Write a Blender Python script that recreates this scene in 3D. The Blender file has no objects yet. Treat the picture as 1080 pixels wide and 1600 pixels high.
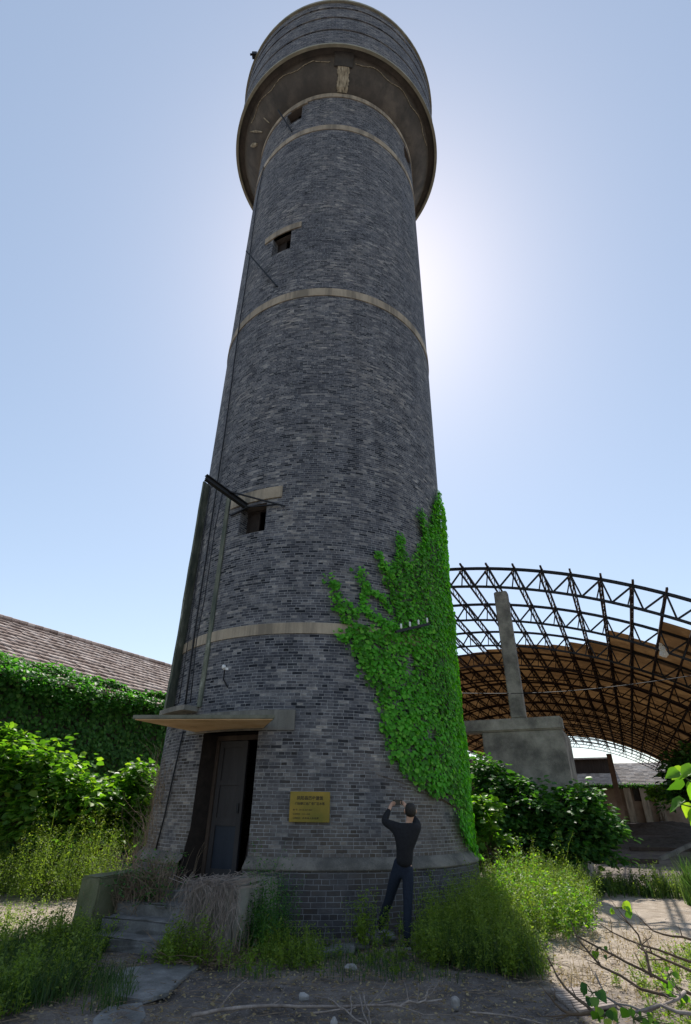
import bpy, bmesh, math, random
import numpy as np
from mathutils import Vector, Matrix
random.seed(7); rng = np.random.default_rng(11)
scene = bpy.context.scene; COL = scene.collection
R = math.radians

# ------------------------------------------------------------ camera, sky, sun, exposure
FPX, PITCH, ROLL, HC = 810.7, R(30.0), R(0.83), 1.6
Fw = np.array([0, math.cos(PITCH), math.sin(PITCH)]); Up0 = np.array([0, -math.sin(PITCH), math.cos(PITCH)]); Rt0 = np.array([1, 0, 0.])
Rt = math.cos(ROLL)*Rt0 + math.sin(ROLL)*Up0; Up = -math.sin(ROLL)*Rt0 + math.cos(ROLL)*Up0
CAM = np.array([0, 0, HC])
cd = bpy.data.cameras.new('camera'); cam = bpy.data.objects.new('camera', cd); COL.objects.link(cam)
cd.sensor_fit = 'HORIZONTAL'; cd.sensor_width = 36; cd.lens = FPX/1080*36; cd.clip_end = 3000; cd.clip_start = 0.05
cam.matrix_world = Matrix(((Rt[0], Up[0], -Fw[0], 0), (Rt[1], Up[1], -Fw[1], 0), (Rt[2], Up[2], -Fw[2], HC), (0, 0, 0, 1)))
scene.camera = cam
SUN_AZ, SUN_EL = R(4.8), R(54)
w = bpy.data.worlds.new('World'); scene.world = w; w.use_nodes = True
nt = w.node_tree; sky = nt.nodes.new('ShaderNodeTexSky'); sky.sky_type = 'NISHITA'; sky.sun_disc = False
sky.sun_elevation = SUN_EL; sky.sun_rotation = SUN_AZ; sky.air_density = 1.0; sky.dust_density = 0.36; sky.ozone_density = 1.0; sky.altitude = 50
tint = nt.nodes.new('ShaderNodeMix'); tint.data_type = 'RGBA'; tint.blend_type = 'MULTIPLY'; tint.inputs[0].default_value = 1
tint.inputs[7].default_value = (1.05, .925, .785, 1); nt.links.new(sky.outputs[0], tint.inputs[6])
veil = nt.nodes.new('ShaderNodeMix'); veil.data_type = 'RGBA'; veil.inputs[0].default_value = .42; veil.inputs[7].default_value = (1.72, 2.22, 3.05, 1)   # thin even haze high in the sky
nt.links.new(tint.outputs[2], veil.inputs[6]); nt.links.new(veil.outputs[2], nt.nodes['Background'].inputs[0]); nt.nodes['Background'].inputs[1].default_value = 0.14
sl = bpy.data.lights.new('sun', 'SUN'); so = bpy.data.objects.new('sun', sl); COL.objects.link(so)
sl.energy = 3.6; sl.angle = R(0.5); sl.color = (1.0, 0.94, 0.85)
sd = Vector((math.sin(SUN_AZ)*math.cos(SUN_EL), math.cos(SUN_AZ)*math.cos(SUN_EL), math.sin(SUN_EL)))
so.rotation_euler = sd.to_track_quat('Z', 'Y').to_euler(); so.location = (20, 60, 90)
scene.view_settings.view_transform = 'Standard'; scene.view_settings.look = 'None'
scene.view_settings.exposure = 0.8; scene.view_settings.gamma = 1; scene.view_settings.use_curve_mapping = False

# ------------------------------------------------------------ measuring helpers (a sight line meets a real surface)
def ray(x, y): return Fw*FPX + Rt*(x-540) + Up*(800-y)
def at_z(x, y, z=0.0): d = ray(x, y); return CAM + d*((z-HC)/d[2])
def at_y(x, y, Y): d = ray(x, y); return CAM + d*(Y/d[1])
def at_plane(x, y, n, k): d = ray(x, y); n = np.array(n, float); return CAM + d*((k-CAM@n)/(d@n))
AX, AY = -0.65, 13.068
def TR(z):
    return float(np.interp(z, [0, .82, .96, 4.74, 14.57, 26.5], [3.484, 3.46, 3.31, 3.285, 3.37, 3.44]))
def on_tower(x, y, r=3.36):
    d = ray(x, y); ox, oy = -AX, -AY
    a = d[0]**2+d[1]**2; b = 2*(ox*d[0]+oy*d[1]); c = ox*ox+oy*oy-r*r
    q = max(b*b-4*a*c, 0); t = (-b-math.sqrt(q))/(2*a); P = CAM+t*d
    return math.degrees(math.atan2(P[0]-AX, -(P[1]-AY))), float(P[2])
def tpos(th, z, r=None, off=0.0):
    r = (TR(z) if r is None else r)+off
    return Vector((AX+r*math.sin(R(th)), AY-r*math.cos(R(th)), z))
VA = R(26.0); A = np.array([math.sin(VA), math.cos(VA), 0]); L = np.array([math.cos(VA), -math.sin(VA), 0])
def wu(wv, u, z): p = A*wv+L*u; return Vector((p[0], p[1], z))
def gh(x, y):      # ground height
    wv = x*A[0]+y*A[1]
    return 0.014*max(0, wv-20) if wv < 400 else 5.3

# ------------------------------------------------------------ object helpers
def tag(o, label=None, cat=None, group=None, kind=None):
    if label: o['label'] = label
    if cat: o['category'] = cat
    if group: o['group'] = group
    if kind: o['kind'] = kind
    return o
def empty(name, loc=(0, 0, 0), label=None, cat=None, group=None, rz=0):
    o = bpy.data.objects.new(name, None); COL.objects.link(o); o.location = loc; o.rotation_euler = (0, 0, rz)
    o.empty_display_size = .2
    return tag(o, label, cat, group)
def world_of(o):
    W = Matrix.Translation(o.location) @ o.rotation_euler.to_matrix().to_4x4()
    return world_of(o.parent) @ o.matrix_parent_inverse @ W if o.parent else W
def adopt(child, parent):
    if parent is not None:
        child.parent = parent; child.matrix_parent_inverse = world_of(parent).inverted()
    return child
def link_mesh(name, me, m, parent=None, smooth=False):
    o = bpy.data.objects.new(name, me); COL.objects.link(o)
    for mm in (m if isinstance(m, (list, tuple)) else [m]): me.materials.append(mm)
    if smooth: me.polygons.foreach_set('use_smooth', [True]*len(me.polygons))
    return adopt(o, parent)
class MB:
    def __init__(s): s.v = []; s.f = []; s.uv = []; s.mi = []
    def add(s, vs, fs, uvs=None, mi=0):
        b = len(s.v); s.v += [tuple(v) for v in vs]
        for k, f in enumerate(fs):
            s.f.append(tuple(b+i for i in f)); s.uv.append(uvs[k] if uvs else None); s.mi.append(mi)
    def quad(s, a, b, c, d, uv=None, mi=0): s.add([a, b, c, d], [(0, 1, 2, 3)], [uv] if uv else None, mi)
    def box(s, c, d, ax=None, mi=0):        # c centre, d full sizes, ax optional 3 axes
        c = Vector(c); X, Y, Z = ax if ax else (Vector((1, 0, 0)), Vector((0, 1, 0)), Vector((0, 0, 1)))
        X, Y, Z = Vector(X)*d[0]/2, Vector(Y)*d[1]/2, Vector(Z)*d[2]/2
        vs = [c+X*i+Y*j+Z*k for k in (-1, 1) for j in (-1, 1) for i in (-1, 1)]
        s.add(vs, [(0, 2, 3, 1), (4, 5, 7, 6), (0, 1, 5, 4), (2, 6, 7, 3), (0, 4, 6, 2), (1, 3, 7, 5)], mi=mi)
    def bar(s, p, q, a, b=None, up=(0, 0, 1), mi=0):
        p, q = Vector(p), Vector(q); b = b or a; d = (q-p); l = d.length
        if l < 1e-6: return
        d /= l; up = Vector(up)
        if abs(d.dot(up)) > .98: up = Vector((1, 0, 0))
        X = d.cross(up).normalized(); Z = X.cross(d)
        s.box((p+q)/2, (a, l, b), (X, d, Z), mi)
    def tube(s, pts, rads, n=6, cap=True, mi=0):
        pts = [Vector(p) for p in pts]
        if not isinstance(rads, (list, tuple)): rads = [rads]*len(pts)
        b = len(s.v); ref = None
        for i, p in enumerate(pts):
            d = (pts[min(i+1, len(pts)-1)]-pts[max(i-1, 0)]).normalized()
            if ref is None: ref = Vector((0, 0, 1)) if abs(d.z) < .9 else Vector((1, 0, 0))
            X = d.cross(ref).normalized(); Y = X.cross(d).normalized()*-1; ref = X.cross(d)*1.0 if False else ref
            for k in range(n):
                a = 2*math.pi*k/n; s.v.append(tuple(p+(X*math.cos(a)+Y*math.sin(a))*rads[i]))
        for i in range(len(pts)-1):
            for k in range(n):
                a0 = b+i*n+k; a1 = b+i*n+(k+1) % n
                s.f.append((a0, a1, a1+n, a0+n)); s.uv.append(None); s.mi.append(mi)
        if cap:
            s.f.append(tuple(b+k for k in range(n))[::-1]); s.uv.append(None); s.mi.append(mi)
            s.f.append(tuple(b+(len(pts)-1)*n+k for k in range(n))); s.uv.append(None); s.mi.append(mi)
    def build(s, name, m, parent=None, smooth=False, bevel=0, fix=True):
        me = bpy.data.meshes.new(name); me.from_pydata(s.v, [], s.f)
        if any(u for u in s.uv):
            ul = me.uv_layers.new(name='UVMap'); flat = []
            for f, u in zip(s.f, s.uv):
                flat += [c for k in range(len(f)) for c in (u[k] if u else (0, 0))]
            ul.data.foreach_set('uv', flat)
        if len(set(s.mi)) > 1: me.polygons.foreach_set('material_index', s.mi)
        me.update()
        if fix or bevel:
            bm = bmesh.new(); bm.from_mesh(me)
            if bevel:
                bmesh.ops.remove_doubles(bm, verts=bm.verts, dist=1e-5)
                bmesh.ops.bevel(bm, geom=[e for e in bm.edges if len(e.link_faces) == 2 and e.calc_face_angle(0) > .5], offset=bevel, segments=2, affect='EDGES')
            bmesh.ops.recalc_face_normals(bm, faces=bm.faces)
            bm.to_mesh(me); bm.free()
        return link_mesh(name, me, m, parent, smooth)
def np_mesh(name, V, F, m, parent=None, smooth=False):      # all faces same size
    me = bpy.data.meshes.new(name); n = F.shape[1]
    me.vertices.add(len(V)); me.vertices.foreach_set('co', V.astype(np.float32).ravel())
    me.loops.add(F.size); me.loops.foreach_set('vertex_index', F.astype(np.int32).ravel())
    me.polygons.add(len(F)); me.polygons.foreach_set('loop_start', np.arange(0, F.size, n, dtype=np.int32))
    me.update(calc_edges=True)
    return link_mesh(name, me, m, parent, smooth)
def unit(a): return a/np.maximum(np.linalg.norm(a, axis=-1, keepdims=True), 1e-9)

# ------------------------------------------------------------ materials
def newmat(name):
    m = bpy.data.materials.new(name); m.use_nodes = True; t = m.node_tree
    return m, t, t.nodes['Principled BSDF'], t.nodes.new, t.links.new
def ramp(t, fac, stops, interp='LINEAR'):
    r = t.nodes.new('ShaderNodeValToRGB'); r.color_ramp.interpolation = interp
    while len(r.color_ramp.elements) < len(stops): r.color_ramp.elements.new(.5)
    for e, (p, c) in zip(r.color_ramp.elements, stops):
        e.position = p; e.color = (*c, 1) if len(c) == 3 else c
    t.links.new(fac, r.inputs[0]); return r.outputs[0]
def noise(t, co, scale, det=5, rough=.6, stretch=None):
    if stretch:
        mp = t.nodes.new('ShaderNodeMapping'); mp.inputs['Scale'].default_value = stretch; t.links.new(co, mp.inputs[0]); co = mp.outputs[0]
    n = t.nodes.new('ShaderNodeTexNoise'); n.inputs['Scale'].default_value = scale; n.inputs['Detail'].default_value = det; n.inputs['Roughness'].default_value = rough
    t.links.new(co, n.inputs['Vector']); return n.outputs[0]
def mixc(t, f, a, b, mode='MIX'):
    n = t.nodes.new('ShaderNodeMix'); n.data_type = 'RGBA'; n.blend_type = mode
    for s, v in ((n.inputs[0], f), (n.inputs[6], a), (n.inputs[7], b)):
        if isinstance(v, (int, float)): s.default_value = v
        elif isinstance(v, tuple): s.default_value = (*v, 1) if len(v) == 3 else v
        else: t.links.new(v, s)
    return n.outputs[2]
def mathn(t, op, a, b=0.0, clamp=False):
    n = t.nodes.new('ShaderNodeMath'); n.operation = op; n.use_clamp = clamp
    for s, v in ((n.inputs[0], a), (n.inputs[1], b)):
        if isinstance(v, (int, float)): s.default_value = v
        else: t.links.new(v, s)
    return n.outputs[0]
def bump(t, P, h, dist, strength=1.0, prev=None):
    b = t.nodes.new('ShaderNodeBump'); b.inputs['Distance'].default_value = dist; b.inputs['Strength'].default_value = strength
    t.links.new(h, b.inputs['Height'])
    if prev is not None: t.links.new(prev, b.inputs['Normal'])
    t.links.new(b.outputs[0], P.inputs['Normal']); return b.outputs[0]
def coord(t, which='Object'): return t.nodes.new('ShaderNodeTexCoord').outputs[which]
def geo_pos(t): return t.nodes.new('ShaderNodeNewGeometry').outputs['Position']
def rough_mat(name, stops, scale=2.0, rough=.9, bd=.01, fine=60, stretch=None, metallic=0, streak=None):
    m, t, P, N, K = newmat(name); co = geo_pos(t)
    a = noise(t, co, scale, 6, .65, stretch); b = noise(t, co, fine, 3, .6)
    f = mathn(t, 'ADD', mathn(t, 'MULTIPLY', a, .75), mathn(t, 'MULTIPLY', b, .25))
    c = ramp(t, f, stops)
    if streak:
        s = noise(t, co, streak[0], 5, .7, (1, 1, .08)); c = mixc(t, ramp(t, s, [(.45, (0, 0, 0)), (.62, (1, 1, 1))]), c, streak[1])
    K(c, P.inputs['Base Color']); P.inputs['Roughness'].default_value = rough; P.inputs['Metallic'].default_value = metallic
    P.inputs['Specular IOR Level'].default_value = .3
    bump(t, P, f, bd); return m
def leaf_mat(name, c1, c2, c3=None, trans=.45, tcol=None, rough=.5, sub=None):
    m, t, P, N, K = newmat(name); g = N('ShaderNodeNewGeometry')
    st = [(0, c1), (.15, tuple(x*.6 for x in c1)), (.2, c1), (.7, c2)] + ([(1, c3)] if c3 else [])
    c = ramp(t, g.outputs['Random Per Island'], st)
    big = noise(t, g.outputs['Position'], 1.3, 3, .5)
    c = mixc(t, ramp(t, big, [(.35, (.0, .0, .0)), (.7, (.5, .5, .5))]), c, tuple(x*1.35 for x in c2))
    K(c, P.inputs['Base Color']); P.inputs['Roughness'].default_value = rough; P.inputs['Specular IOR Level'].default_value = .25
    tr = N('ShaderNodeBsdfTranslucent'); tc = mixc(t, 1.0, c, tcol or (1.9, 2.3, .7), 'MULTIPLY'); K(tc, tr.inputs[0])
    mx = N('ShaderNodeMixShader'); mx.inputs[0].default_value = trans; K(P.outputs[0], mx.inputs[1]); K(tr.outputs[0], mx.inputs[2])
    K(mx.outputs[0], t.nodes['Material Output'].inputs[0]); return m
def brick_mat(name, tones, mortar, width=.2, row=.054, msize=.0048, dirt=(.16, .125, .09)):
    m, t, P, N, K = newmat(name); uv = coord(t, 'UV')
    wob = N('ShaderNodeTexNoise'); wob.inputs['Scale'].default_value = 6; wob.inputs['Detail'].default_value = 3; K(uv, wob.inputs['Vector'])
    vm = N('ShaderNodeVectorMath'); vm.operation = 'MULTIPLY_ADD'; K(wob.outputs['Color'], vm.inputs[0]); vm.inputs[1].default_value = (.016, .012, 0); K(uv, vm.inputs[2])
    b = N('ShaderNodeTexBrick'); K(vm.outputs[0], b.inputs['Vector']); b.offset = .5; b.squash = .56; b.squash_frequency = 3
    for k, v in (('Scale', 1), ('Mortar Size', msize), ('Mortar Smooth', .3), ('Bias', 0), ('Brick Width', width), ('Row Height', row)): b.inputs[k].default_value = v
    b.inputs['Color1'].default_value = (0, 0, 0, 1); b.inputs['Color2'].default_value = (1, 1, 1, 1); b.inputs['Mortar'].default_value = (.5, .5, .5, 1)
    base = ramp(t, b.outputs['Color'], tones)
    fn = noise(t, uv, 30, 5, .75, (.35, 1, 1)); base = mixc(t, .75, base, ramp(t, fn, [(.3, (.5, .5, .5)), (.5, (.95, .95, .95)), (.7, (1.6, 1.6, 1.6))]), 'MULTIPLY')
    big = noise(t, uv, .5, 6, .65); base = mixc(t, .9, base, ramp(t, big, [(.32, (.62, .64, .70)), (.5, (1, 1, 1)), (.68, (1.42, 1.34, 1.22))]), 'MULTIPLY')
    st = noise(t, uv, 2.6, 6, .7, (1, .1, 1)); base = mixc(t, .7, base, ramp(t, st, [(.36, (.66, .66, .68)), (.64, (1.25, 1.25, 1.22))]), 'MULTIPLY')
    cl = noise(t, uv, 5.5, 4, .6, (.5, 1.3, 1)); base = mixc(t, .85, base, ramp(t, cl, [(.36, (.66, .67, .7)), (.62, (1.38, 1.36, 1.3))]), 'MULTIPLY')
    li = noise(t, uv, 1.7, 6, .75); base = mixc(t, ramp(t, li, [(.60, (0, 0, 0)), (.74, (.45, .45, .45))]), base, (.085, .11, .07))
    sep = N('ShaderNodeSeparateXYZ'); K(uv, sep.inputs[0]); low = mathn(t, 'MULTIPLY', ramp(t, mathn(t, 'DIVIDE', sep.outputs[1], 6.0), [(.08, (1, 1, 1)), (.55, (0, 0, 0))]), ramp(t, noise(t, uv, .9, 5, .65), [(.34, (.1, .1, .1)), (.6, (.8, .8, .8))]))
    base = mixc(t, low, base, dirt)  # brown dirt low down, which also paints in warm bounce light
    mn = noise(t, uv, 1.8, 6, .75); mc = mixc(t, ramp(t, mn, [(.36, (0, 0, 0)), (.58, (1, 1, 1))]), tuple(x*.4 for x in mortar), mortar)
    c = mixc(t, b.outputs['Fac'], base, mc)
    ef = noise(t, uv, 5, 6, .8, (.5, 1, 1)); c = mixc(t, ramp(t, ef, [(.66, (0, 0, 0)), (.78, (.5, .5, .5))]), c, tuple(x*1.1 for x in mortar))
    K(c, P.inputs['Base Color']); P.inputs['Roughness'].default_value = .88; P.inputs['Specular IOR Level'].default_value = .3
    h = mathn(t, 'SUBTRACT', mathn(t, 'MULTIPLY', fn, .6), mathn(t, 'MULTIPLY', b.outputs['Fac'], .8)); bump(t, P, h, .009)
    return m
M = {}
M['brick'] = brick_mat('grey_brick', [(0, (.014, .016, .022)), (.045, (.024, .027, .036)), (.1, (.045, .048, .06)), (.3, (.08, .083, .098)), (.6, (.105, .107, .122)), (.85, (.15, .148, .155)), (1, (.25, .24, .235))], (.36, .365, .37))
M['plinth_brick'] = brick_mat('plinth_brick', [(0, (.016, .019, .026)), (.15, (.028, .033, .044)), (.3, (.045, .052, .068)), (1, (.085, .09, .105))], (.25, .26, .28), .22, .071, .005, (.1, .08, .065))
M['far_brick'] = brick_mat('weathered_wall', [(0, (.22, .15, .11)), (1, (.4, .3, .22))], (.3, .26, .2))
M['band'] = rough_mat('band_concrete', [(.3, (.26, .21, .15)), (.5, (.37, .31, .23)), (.7, (.46, .39, .3))], 1.6, .9, .006, streak=(3, (.2, .17, .13)))
M['ledge'] = rough_mat('ledge_concrete', [(.3, (.055, .053, .05)), (.47, (.1, .094, .083)), (.56, (.17, .155, .135)), (.72, (.26, .235, .2))], 1.6, .9, .012)
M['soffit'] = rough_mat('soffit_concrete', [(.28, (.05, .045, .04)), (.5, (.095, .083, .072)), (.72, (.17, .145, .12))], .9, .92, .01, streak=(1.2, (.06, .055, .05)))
M['lip'] = rough_mat('rim_concrete', [(.3, (.19, .19, .15)), (.6, (.34, .33, .26))], 2.5, .9, .01)
M['spall'] = rough_mat('pale_lime_streak', [(.38, (.1, .085, .06)), (.5, (.3, .26, .19)), (.62, (.46, .41, .31))], 5, .95, .02, stretch=(3, 1, .4))
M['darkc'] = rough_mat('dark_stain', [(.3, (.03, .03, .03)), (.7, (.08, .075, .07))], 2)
M['jamb'] = rough_mat('shaded_brown_jamb', [(.3, (.014, .011, .010)), (.7, (.042, .032, .027))], 6, .95, .01)  # recess shade painted into the brown of reveals, frames and shutters
M['bunker'] = rough_mat('blotched_concrete', [(.3, (.085, .078, .072)), (.43, (.16, .148, .13)), (.53, (.26, .24, .205)), (.7, (.4, .37, .32))], 1.7, .92, .015)
M['canopy_under'] = rough_mat('ochre_plaster', [(.3, (.3, .17, .09)), (.4, (.62, .4, .21)), (.55, (.72, .49, .27)), (.75, (.8, .62, .4))], 2.4, .9, .004)
M['canopy_top'] = rough_mat('mossy_slab_edge', [(.3, (.08, .085, .06)), (.6, (.2, .195, .15))], 3, .95, .01)
M['concrete'] = rough_mat('weathered_concrete', [(.25, (.1, .095, .085)), (.45, (.19, .18, .155)), (.6, (.28, .265, .23)), (.8, (.37, .35, .31))], 1.4, .92, .01, streak=(2.2, (.12, .115, .1)))
M['step'] = rough_mat('step_concrete', [(.3, (.07, .068, .065)), (.5, (.15, .147, .14)), (.62, (.22, .215, .21)), (.78, (.34, .33, .32))], 4, .9, .012)
M['mossy'] = rough_mat('mossy_concrete', [(.3, (.06, .08, .035)), (.5, (.12, .13, .07)), (.75, (.22, .2, .14))], 2.5, .95, .015)
M['door'] = rough_mat('old_door_paint', [(.3, (.024, .022, .023)), (.6, (.048, .044, .045)), (.8, (.08, .072, .07))], 4, .7, .003, stretch=(1, 1, .15))
M['doorlow'] = rough_mat('blue_door_paint', [(.3, (.012, .017, .026)), (.7, (.028, .036, .052))], 4, .6, .003, stretch=(1, 1, .15))
M['darkwood'] = rough_mat('dark_wood', [(.3, (.03, .022, .018)), (.7, (.09, .065, .05))], 6, .85, .004, stretch=(1, 1, .1))
M['steel'] = rough_mat('dark_steel', [(.3, (.010, .012, .015)), (.7, (.03, .03, .033))], 9, .6, .002, metallic=.3)
M['rust'] = rough_mat('rusty_steel', [(.3, (.018, .011, .010)), (.55, (.045, .023, .016)), (.75, (.1, .048, .03))], 3, .85, .002)
M['board'] = rough_mat('green_grey_board', [(.3, (.035, .05, .042)), (.45, (.085, .1, .08)), (.56, (.15, .16, .12)), (.64, (.3, .31, .27))], 6, .9, .006, stretch=(1, 1, .25))
M['ground'] = None
M['tile'] = None
M['stem'] = rough_mat('brown_stem', [(.3, (.06, .04, .025)), (.7, (.16, .11, .07))], 12, .85, .001)
M['gstem'] = rough_mat('green_stem', [(.3, (.06, .09, .03)), (.7, (.12, .13, .05))], 12, .8, .001)
M['dead'] = rough_mat('dead_stem', [(.3, (.11, .075, .05)), (.7, (.3, .23, .16))], 14, .9, .001)
M['pale_dead'] = rough_mat('bleached_wood', [(.3, (.13, .105, .09)), (.5, (.24, .2, .175)), (.7, (.4, .35, .31))], 12, .85, .003)
M['vine'] = rough_mat('dead_vine', [(.3, (.13, .1, .085)), (.7, (.36, .3, .26))], 10, .9, .001)
M['crumb'] = rough_mat('dirt_crumb', [(.3, (.12, .1, .085)), (.7, (.33, .29, .26))], 9, .95, .003)
M['stone'] = rough_mat('pale_stone', [(.3, (.16, .15, .145)), (.7, (.36, .345, .33))], 9, .9, .006)
M['porcelain'] = rough_mat('porcelain', [(.3, (.6, .62, .62)), (.7, (.8, .8, .78))], 9, .25, .0)
M['skin'] = rough_mat('skin', [(.3, (.42, .24, .16)), (.7, (.55, .34, .24))], 9, .55, .0005)
M['hair'] = rough_mat('dark_hair', [(.3, (.012, .01, .009)), (.7, (.035, .028, .022))], 60, .6, .003)
M['shirt'] = rough_mat('black_jersey', [(.3, (.009, .009, .011)), (.7, (.02, .02, .023))], 30, .95, .002)
M['jeans'] = rough_mat('navy_trousers', [(.3, (.008, .012, .024)), (.7, (.019, .027, .046))], 30, .9, .002)
M['shoe'] = rough_mat('dark_shoe', [(.3, (.012, .012, .012)), (.7, (.03, .03, .03))], 30, .6, .001)
M['sole'] = rough_mat('pale_sole', [(.3, (.3, .3, .3)), (.7, (.5, .5, .48))], 30, .8, .001)
M['phone'] = rough_mat('black_glass', [(.3, (.01, .01, .01)), (.7, (.015, .015, .015))], 30, .2, .0)
M['ink'] = rough_mat('black_ink', [(.3, (.012, .01, .008)), (.7, (.02, .018, .014))], 30, .6, .0)
M['cloth'] = rough_mat('pale_rag', [(.3, (.5, .45, .38)), (.7, (.75, .7, .62))], 8, .9, .004)
def brass():
    m, t, P, N, K = newmat('brass_plate'); co = geo_pos(t); n = noise(t, co, 2.0, 3, .5); f = noise(t, co, 90, 3, .6, (1, 1, 8))
    K(ramp(t, n, [(.3, (.12, .11, .024)), (.7, (.27, .18, .038))]), P.inputs['Base Color']); P.inputs['Metallic'].default_value = .75
    K(ramp(t, f, [(.3, (.3, .3, .3)), (.7, (.42, .42, .42))]), P.inputs['Roughness']); return m
M['brass'] = brass()
def tile_mat(name, c1, c2, c3):
    m, t, P, N, K = newmat(name); co = geo_pos(t); g = N('ShaderNodeNewGeometry')
    c = ramp(t, g.outputs['Random Per Island'], [(0, c1), (.5, c2), (1, c3)])
    n = noise(t, co, 1.2, 6, .7); c = mixc(t, .75, c, ramp(t, n, [(.3, (.55, .52, .5)), (.7, (1.25, 1.22, 1.2))]), 'MULTIPLY')
    n2 = noise(t, co, 25, 4, .7); c = mixc(t, .5, c, ramp(t, n2, [(.3, (.5, .5, .5)), (.7, (1.4, 1.4, 1.4))]), 'MULTIPLY')
    K(c, P.inputs['Base Color']); P.inputs['Roughness'].default_value = .85; bump(t, P, n2, .006); return m
M['tile'] = tile_mat('clay_tile', (.26, .18, .15), (.43, .33, .285), (.62, .52, .47))
M['tile_pale'] = tile_mat('pale_tile', (.5, .42, .36), (.62, .54, .47), (.74, .66, .58))
def sheet_mat():
    m, t, P, N, K = newmat('brown_roof_sheet'); co = geo_pos(t)
    n = noise(t, co, .35, 5, .65); n2 = noise(t, co, 2.2, 5, .8)
    f = mathn(t, 'ADD', mathn(t, 'MULTIPLY', n, .6), mathn(t, 'MULTIPLY', n2, .4))
    c = ramp(t, f, [(.3, (.06, .038, .024)), (.5, (.17, .11, .062)), (.7, (.36, .25, .14))]); K(c, P.inputs['Base Color']); P.inputs['Roughness'].default_value = .8
    tr = N('ShaderNodeBsdfTranslucent'); K(mixc(t, 1.0, c, (1.5, 1.2, .8), 'MULTIPLY'), tr.inputs[0])
    mx = N('ShaderNodeMixShader'); mx.inputs[0].default_value = .11; K(P.outputs[0], mx.inputs[1]); K(tr.outputs[0], mx.inputs[2]); K(mx.outputs[0], t.nodes['Material Output'].inputs[0])
    return m
M['sheet'] = sheet_mat()
M['brownwall'] = rough_mat('brown_wall', [(.3, (.17, .12, .085)), (.5, (.27, .2, .145)), (.7, (.42, .33, .25))], .8, .95, .02)
M['postc'] = rough_mat('reddish_concrete', [(.3, (.2, .14, .11)), (.7, (.42, .32, .26))], .8, .95, .02)
def ground_mat():
    m, t, P, N, K = newmat('dirt'); co = geo_pos(t)
    a = noise(t, co, .45, 6, .6); b = noise(t, co, 4, 6, .7); c_ = noise(t, co, 45, 4, .7)
    base = ramp(t, b, [(.3, (.07, .06, .055)), (.5, (.125, .108, .1)), (.72, (.2, .175, .16))])
    base = mixc(t, ramp(t, a, [(.42, (0, 0, 0)), (.6, (1, 1, 1))]), base, ramp(t, b, [(.3, (.15, .125, .105)), (.7, (.28, .24, .205))]))
    v = N('ShaderNodeTexVoronoi'); v.inputs['Scale'].default_value = 22; K(co, v.inputs['Vector'])
    base = mixc(t, ramp(t, v.outputs['Distance'], [(.08, (.7, .7, .7)), (.2, (0, 0, 0))]), base, ramp(t, c_, [(.35, (.07, .055, .045)), (.6, (.42, .38, .33))]))
    base = mixc(t, .6, base, ramp(t, c_, [(.3, (.45, .45, .45)), (.7, (1.4, 1.4, 1.4))]), 'MULTIPLY')
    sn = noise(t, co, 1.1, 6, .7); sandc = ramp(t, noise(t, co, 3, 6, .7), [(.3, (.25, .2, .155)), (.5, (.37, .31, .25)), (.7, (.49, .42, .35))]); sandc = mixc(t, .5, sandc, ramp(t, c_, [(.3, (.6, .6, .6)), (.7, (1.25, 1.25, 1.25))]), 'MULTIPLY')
    for cx_, cy_, rx_, ry_ in ((6.6, 10.6, 5.3, 5.6), (-6.9, 10.2, 3.4, 3.4)):  # sand areas, also painting sunlit ground paler up to the tower's shadow
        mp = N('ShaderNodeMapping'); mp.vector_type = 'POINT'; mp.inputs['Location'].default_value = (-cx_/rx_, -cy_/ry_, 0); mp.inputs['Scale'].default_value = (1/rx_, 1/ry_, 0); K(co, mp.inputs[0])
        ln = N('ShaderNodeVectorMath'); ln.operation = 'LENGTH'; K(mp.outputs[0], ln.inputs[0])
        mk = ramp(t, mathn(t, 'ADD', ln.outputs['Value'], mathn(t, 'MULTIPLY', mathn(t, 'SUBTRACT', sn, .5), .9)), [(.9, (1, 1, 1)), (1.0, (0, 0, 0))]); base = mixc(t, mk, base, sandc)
    K(base, P.inputs['Base Color']); P.inputs['Roughness'].default_value = .95; P.inputs['Specular IOR Level'].default_value = .15
    h = mathn(t, 'ADD', b, mathn(t, 'MULTIPLY', c_, .35)); bump(t, P, h, .05); return m
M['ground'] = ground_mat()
M['sand'] = rough_mat('sandy_path', [(.3, (.24, .19, .15)), (.5, (.36, .3, .245)), (.7, (.48, .41, .34))], 3, .95, .02)
M['rubble'] = rough_mat('dark_rubble', [(.3, (.05, .045, .04)), (.6, (.13, .115, .1)), (.8, (.26, .23, .2))], 4, .95, .04)
M['ivy'] = leaf_mat('ivy_leaf', (.06, .2, .02), (.12, .42, .04), (.27, .56, .08), .5, (1.5, 1.7, .5))
M['wallivy'] = leaf_mat('creeper_leaf', (.04, .12, .028), (.075, .2, .04), (.2, .36, .09), .4, (1.5, 2.1, .6))
M['mulb'] = leaf_mat('broad_leaf', (.04, .1, .018), (.1, .2, .03), (.26, .33, .05), .5, (1.9, 2.3, .5), .4)
M['dkleaf'] = leaf_mat('dark_leaf', (.025, .075, .022), (.055, .14, .035), (.14, .24, .05), .4, (1.6, 2.0, .5), .45)
M['weed'] = leaf_mat('weed_leaf', (.08, .13, .022), (.15, .235, .04), (.25, .31, .065), .5, (1.6, 1.6, .6))
M['grass'] = leaf_mat('grass_blade', (.028, .06, .022), (.055, .105, .035), (.14, .155, .07), .45, (1.5, 1.8, .7))
M['drygrass'] = leaf_mat('dry_grass', (.2, .15, .08), (.3, .24, .13), (.4, .33, .2), .3, (1.3, 1.2, .8))

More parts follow.
